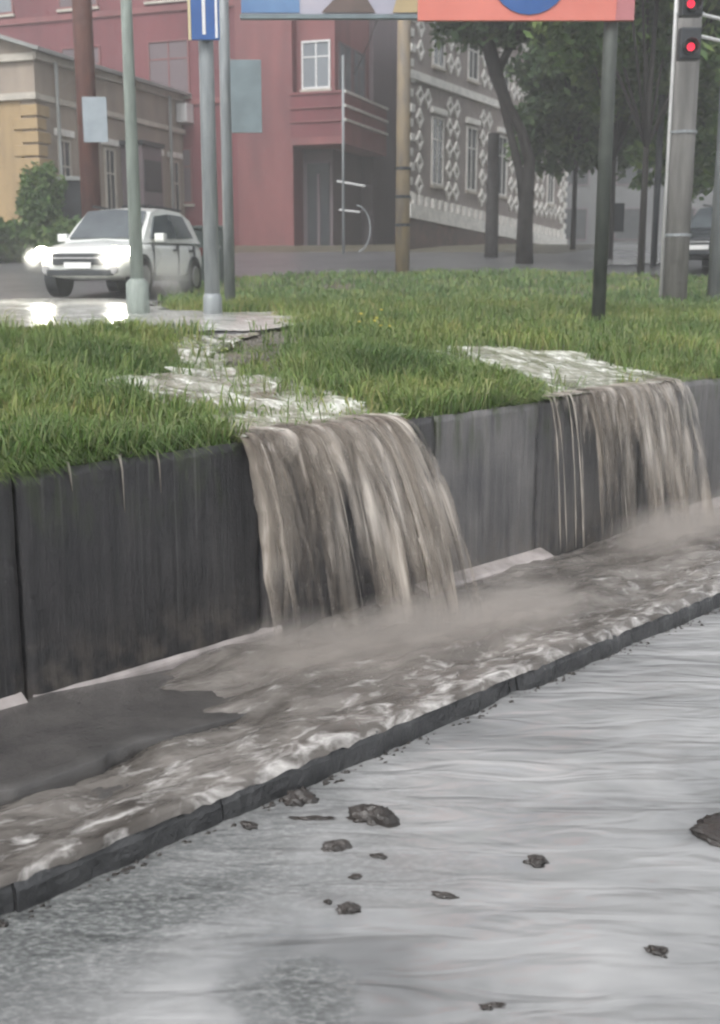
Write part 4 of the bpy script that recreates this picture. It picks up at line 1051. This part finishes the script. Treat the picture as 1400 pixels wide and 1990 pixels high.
# crossing sign in the side street
cs = pole('crossing_sign', 32.85, 20.76, 3.6, .04, .04, M['galv'], 'white plates on a thin post in the shade of the side street', cat='sign')
for z, h_, w_ in ((3.0, .28, .26), (2.6, .36, .26), (1.95, .16, .16)):
    b = MB().box(-w_/2, w_/2, -.06, -.03, z, z + h_).build('plate', M['white_paint'], cs); b.rotation_euler = (0, 0, VR)
b = MB().box(-.40, .45, .05, .35, .75, 1.65).build('cabinet', M['dark_paint'], cs); b.rotation_euler = (0, 0, VR)

# overhead cables
def cable(p, q, sag, r, label, col='dark_paint'):
    p, q = np.array(p, float), np.array(q, float)
    P = [p + (q - p) * t - np.array([0, 0, 4 * sag * t * (1 - t)]) for t in np.linspace(0, 1, 24)]
    MB().tube(P, r, 5).build('overhead_cable', M[col], smooth=True, label=label, cat='cable', group='overhead cables')
cable((15.6, 24.1, 12.0), (22.3, 20.2, 9.6), .35, .018, 'thin pale cable from the rusty pole to the tan utility pole, upper one', 'galv')
cable((15.6, 24.1, 11.2), (22.3, 20.2, 9.0), .4, .018, 'thin pale cable from the rusty pole to the tan utility pole, lower one', 'galv')
cable((22.3, 20.2, 10.6), (31.3, 31.0, 9.4), .3, .018, 'dark cable from the tan utility pole to the corner balcony')
cable((22.3, 20.2, 9.7), (19.4, 10.8, 10.0), .3, .016, 'dark cable from the tan utility pole to the thick concrete pole')

# ------------------------------------------------------------------ trees and bushes
def leaves(name, blobs, n, size, mat, par, seed):
    r_ = np.random.default_rng(seed); C_ = []
    wts = np.array([b[1][0] * b[1][1] * b[1][2] for b in blobs]) ** .8; wts /= wts.sum()
    for (c, rad), k in zip(blobs, (wts * n).astype(int)):
        m_ = max(4, k // 55)                               # leaf sprays gathered in clumps
        d = r_.normal(size=(m_, 3)); d /= np.linalg.norm(d, axis=1)[:, None]
        cc = d * (r_.uniform(.25, 1.12, (m_, 1)) ** .6) * np.array(rad) + np.array(c)
        pts = cc[r_.integers(0, m_, k)] + r_.normal(size=(k, 3)) * np.array(rad) * .13
        C_.append(pts)
    P_ = np.concatenate(C_); n = len(P_)
    a = r_.normal(size=(n, 3)); a /= np.linalg.norm(a, axis=1)[:, None]
    b = np.cross(a, r_.normal(size=(n, 3))); b /= np.linalg.norm(b, axis=1)[:, None]
    s = size * r_.uniform(.6, 1.4, (n, 1))
    V = np.stack([P_ - a * s, P_ + b * s * .45, P_ + a * s, P_ - b * s * .45], 1).reshape(-1, 3)
    F = np.arange(n * 4).reshape(-1, 4)
    return obj(name, mesh_data(name, V, F), mat, par)
def tree(name, loc, label, limbs, blobs, n, size, leaf, bark, seed, cat='tree', group=None):
    e = empty(name, loc, label=label, cat=cat, group=group)
    b = MB()
    for P_, r in limbs: b.tube(P_, r, 9)
    b.build('trunk', bark, e, smooth=True)
    leaves('crown', blobs, int(n * 1.7), size * 1.5, leaf, e, seed)
    return e
def loc_r(d, z, f_=0.0):      # offset to the view's right, up, and away, in metres
    return (d * math.sin(YAW) + f_ * math.cos(YAW), -d * math.cos(YAW) + f_ * math.sin(YAW), z)
g = tz1(27.32, 20.08)
tree('forked_tree', (27.32, 20.08, g), 'dark leaning tree with a forked trunk in front of the ornate building',
     [([loc_r(0, -.3), loc_r(-.02, 1.2), loc_r(.02, 2.2), loc_r(.06, 2.9), loc_r(-.2, 3.7), loc_r(-.62, 4.4), loc_r(-.95, 5.2), loc_r(-1.3, 6.4), loc_r(-1.6, 8.2)], [.27, .23, .20, .17, .15, .16, .2, .2, .12]),
      ([loc_r(-.02, 1.5), loc_r(-.22, 2.6), loc_r(-.5, 3.6), loc_r(-.8, 4.7), loc_r(-.95, 5.4)], [.16, .12, .11, .12, .12]),
      ([loc_r(-.95, 5.2), loc_r(-.4, 6.3), loc_r(.6, 7.2), loc_r(1.5, 7.8)], [.13, .11, .09, .05]),
      ([loc_r(-1.1, 5.8), loc_r(-2.0, 6.6), loc_r(-3.0, 7.0)], [.12, .08, .04])],
     [(loc_r(-1.2, 7.6), (1.9, 1.9, 1.5)), (loc_r(.9, 7.9), (1.8, 1.8, 1.5)), (loc_r(-2.6, 7.7), (1.1, 1.1, .9)), (loc_r(-3.3, 8.0), (1.2, 1.2, .9)), (loc_r(-1.5, 6.9), (1.3, 1.0, .8)), (loc_r(2.2, 7.0), (1.2, 1.2, 1.2)), (loc_r(-.3, 6.5), (1.0, 1.0, .7)), (loc_r(.0, 9.4), (3.0, 3.0, 1.6))],
     15000, .10, M['leaf_dark'], M['bark'], 501)
def round_tree(name, x, y, h, rad, label, leaf, n, seed, low=.35, size=.11, r0=.10):
    g_ = tz1(x, y); r2 = random.Random(seed); bl = []; lm = [([(0, 0, -.3), (0.05, .05, h * .4), (.1, -.05, h * .85)], [r0, r0 * .7, .05])]
    for k in range(11):
        a = r2.uniform(0, 6.28); q_ = r2.uniform(.2, .8) * rad; z = h * r2.uniform(low, .95)
        c = (q_ * math.cos(a), q_ * math.sin(a), z); s = rad * r2.uniform(.35, .6); bl.append((c, (s, s, s * .8)))
        lm.append(([(0.03, .03, h * .35), (c[0] * .5, c[1] * .5, (z + h * .35) / 2 + .2), c], [r0 * .5, r0 * .35, .02]))
    return tree(name, (x, y, g_), label, lm, bl, n, size, leaf, M['bark'], seed, group='street trees on the right')
round_tree('street_tree', 35.4, 23.9, 9.5, 3.2, 'dark tree just right of the ornate building corner', M['leaf_dark'], 11000, 511, .42)
round_tree('street_tree', 30.6, 19.3, 8.5, 2.6, 'green tree hanging over the side street behind the billboard leg', M['leaf_mid'], 12000, 512, .52)
round_tree('street_tree', 33.6, 18.6, 9.0, 3.0, 'dark tree between the billboard leg and the thick concrete pole', M['leaf_dark'], 11000, 513, .35)
round_tree('street_tree', 31.6, 15.3, 9.0, 2.8, 'tree at the right edge behind the traffic lights', M['leaf_mid'], 10000, 514, .35)
round_tree('street_tree', 26.2, 15.6, 9.0, 2.6, 'green tree nearest behind the coral billboard', M['leaf_mid'], 10000, 516, .62)
def bush(x, y, rad, h, label, leaf, n, seed):
    g_ = tz1(x, y); r2 = random.Random(seed); e = empty('bush', (x, y, g_), label=label, cat='bush', group='bushes by the ochre house')
    bl = [((r2.uniform(-.6, .6) * rad, r2.uniform(-.6, .6) * rad, h * r2.uniform(.25, .8)), (rad * .55, rad * .55, h * .35)) for _ in range(7)]
    b = MB()
    for k in range(5): b.tube([(0, 0, -.1), bl[k][0]], [.03, .012], 6)
    b.build('stems', M['bark'], e); leaves('foliage', bl, int(n * 2.2), .11, leaf, e, seed)
M['leaf_bush'] = m_leaf('bush_leaves', [(.06, .11, .035), (.09, .16, .05), (.14, .20, .07)])
bush(17.3, 31.3, 1.3, 1.3, 'low green bush at the left edge below the ochre wall', M['leaf_bush'], 4000, 601)
bush(18.4, 31.6, .9, 2.6, 'taller bush climbing the corner of the ochre house', M['leaf_mid'], 3000, 602)
bush(19.3, 30.4, 1.3, 1.2, 'bush in front of the dark shed, right above the white car', M['leaf_bush'], 4000, 603)
bush(16.2, 32.2, 1.4, 1.3, 'bush farthest left on the grass verge', M['leaf_bush'], 4000, 604)
bush(18.2, 30.6, 1.2, 1.0, 'lowest bush on the verge between the left edge bush and the shed', M['leaf_bush'], 3500, 605)

# pale board on the rusty pole
board('pole_notice', (15.36, 23.62, 5.75), .56, 1.0, .04, plain('pale_blue_board', (.30, .34, .37), (.24, .28, .31), 3, .5), label='pale blue-grey board fixed to the rusty pole behind the lamp post', cat='sign')

# silt, grit and little lumps gathered along the kerb and scattered over the road
r_ = np.random.default_rng(91); V = []; F = []
T8 = ((0,2,4),(2,1,4),(1,3,4),(3,0,4),(2,0,5),(1,2,5),(3,1,5),(0,3,5))
for k in range(560):
    if k < 560: x, y, sz_ = r_.uniform(.5, 12), KERB_Y - .01 - abs(r_.normal()) * .03, r_.uniform(.005, .016)
    else: x, y, sz_ = r_.uniform(1.2, 6), KERB_Y - .05 - r_.uniform(0, 1) ** 1.5 * 2.0, r_.uniform(.003, .010)
    b = len(V); j = r_.uniform(.5, 1.4, 6) * sz_; z = .012
    V += [(x + j[0] * 1.5, y, z), (x - j[1] * 1.5, y, z), (x, y + j[2], z), (x, y - j[3], z), (x, y, z + j[4] * .8), (x, y, z - j[5])]
    F += [(b + p, b + q, b + t) for p, q, t in T8]
obj('road_grit', mesh_data('road_grit', np.array(V), np.array(F)), M['mud'], kind='stuff')
# loose stones washed out of the bank
r_ = np.random.default_rng(77); V = []; F = []
px_ = r_.uniform(5.2, 8.6, 2600); py_ = r_.uniform(6.6, 9.8, 2600)
ok_ = poly_in(px_, py_, STREAM1); px_, py_ = px_[ok_], py_[ok_]; pz_ = tz(px_, py_)
T8 = ((0,2,4),(2,1,4),(1,3,4),(3,0,4),(2,0,5),(1,2,5),(3,1,5),(0,3,5))
for x, y, z in zip(px_, py_, pz_):
    sz_ = r_.uniform(.008, .035); b = len(V); j = r_.uniform(.6, 1.3, 6) * sz_
    V += [(x + j[0], y, z), (x - j[1], y, z), (x, y + j[2], z), (x, y - j[3], z), (x, y, z + j[4] * .7), (x, y, z - j[5])]
    F += [(b + p, b + q, b + t) for p, q, t in T8]
obj('bank_gravel', mesh_data('bank_gravel', np.array(V), np.array(F)), plain('wet_gravel', (.17, .155, .135), (.08, .075, .065), 9, .35), kind='stuff')
# flowering weeds on the bank
def weed(x, y, h, ns, seed, label, flower):
    r2 = random.Random(seed); g_ = tz1(x, y); e = empty('weed', (x, y, g_), label=label, cat='plant', group='weeds on the bank')
    st = MB()
    for k in range(ns):
        a = r2.uniform(0, 6.28); l = r2.uniform(.05, .22); hh = h * r2.uniform(.6, 1)
        tip = (l * math.cos(a), l * math.sin(a), hh)
        st.tube([(0, 0, -.02), (tip[0] * .4, tip[1] * .4, hh * .6), tip], [.005, .004, .003], 5)
        for q_ in range(5):
            t = r2.uniform(.15, .85); b = r2.uniform(0, 6.28); s = r2.uniform(.04, .09)
            p = np.array([tip[0] * t, tip[1] * t, hh * t]); d = np.array([math.cos(b), math.sin(b), .25]) * s; w_ = np.array([-math.sin(b), math.cos(b), 0]) * s * .3
            MB().add([p, p + d * .5 + w_, p + d - np.array([0, 0, s * .3]), p + d * .5 - w_], [(0, 1, 2, 3)]).build('leaf', M['grass'], e)
        if flower:
            bm = bmesh.new(); bmesh.ops.create_icosphere(bm, subdivisions=1, radius=.011)
            for v in bm.verts: v.co.z *= .5; v.co += v.co.normalized() * r2.uniform(0, .008)
            me = bpy.data.meshes.new('flower'); bm.to_mesh(me); bm.free(); obj('flower', me, M['yellow'], e, tip)
    st.build('stem', M['grass'], e)
M['yellow'] = plain('yellow_petals', (.55, .45, .06), (.45, .36, .05), 10, .6)
weed(7.75, 7.45, .42, 8, 701, 'yellow flowering weed in the middle of the grass mound', True)
weed(6.35, 8.1, .22, 6, 702, 'leafy weed standing in the muddy stream bed', False)
weed(6.9, 8.6, .2, 5, 703, 'small weed at the top of the muddy stream bed', False)

# ------------------------------------------------------------------ rain-damp air
hz, N_, L_, P_ = newmat('damp_air'); N_.remove(P_)
hv = N_.new('ShaderNodeVolumePrincipled'); hv.inputs['Color'].default_value = (.93, .94, .95, 1); hv.inputs['Density'].default_value = .0028
L_.new(hv.outputs[0], N_['Material Output'].inputs['Volume'])
MB().box(-340, 340, -340, 340, -3.0, 21.5).build('haze', hz, kind='stuff')
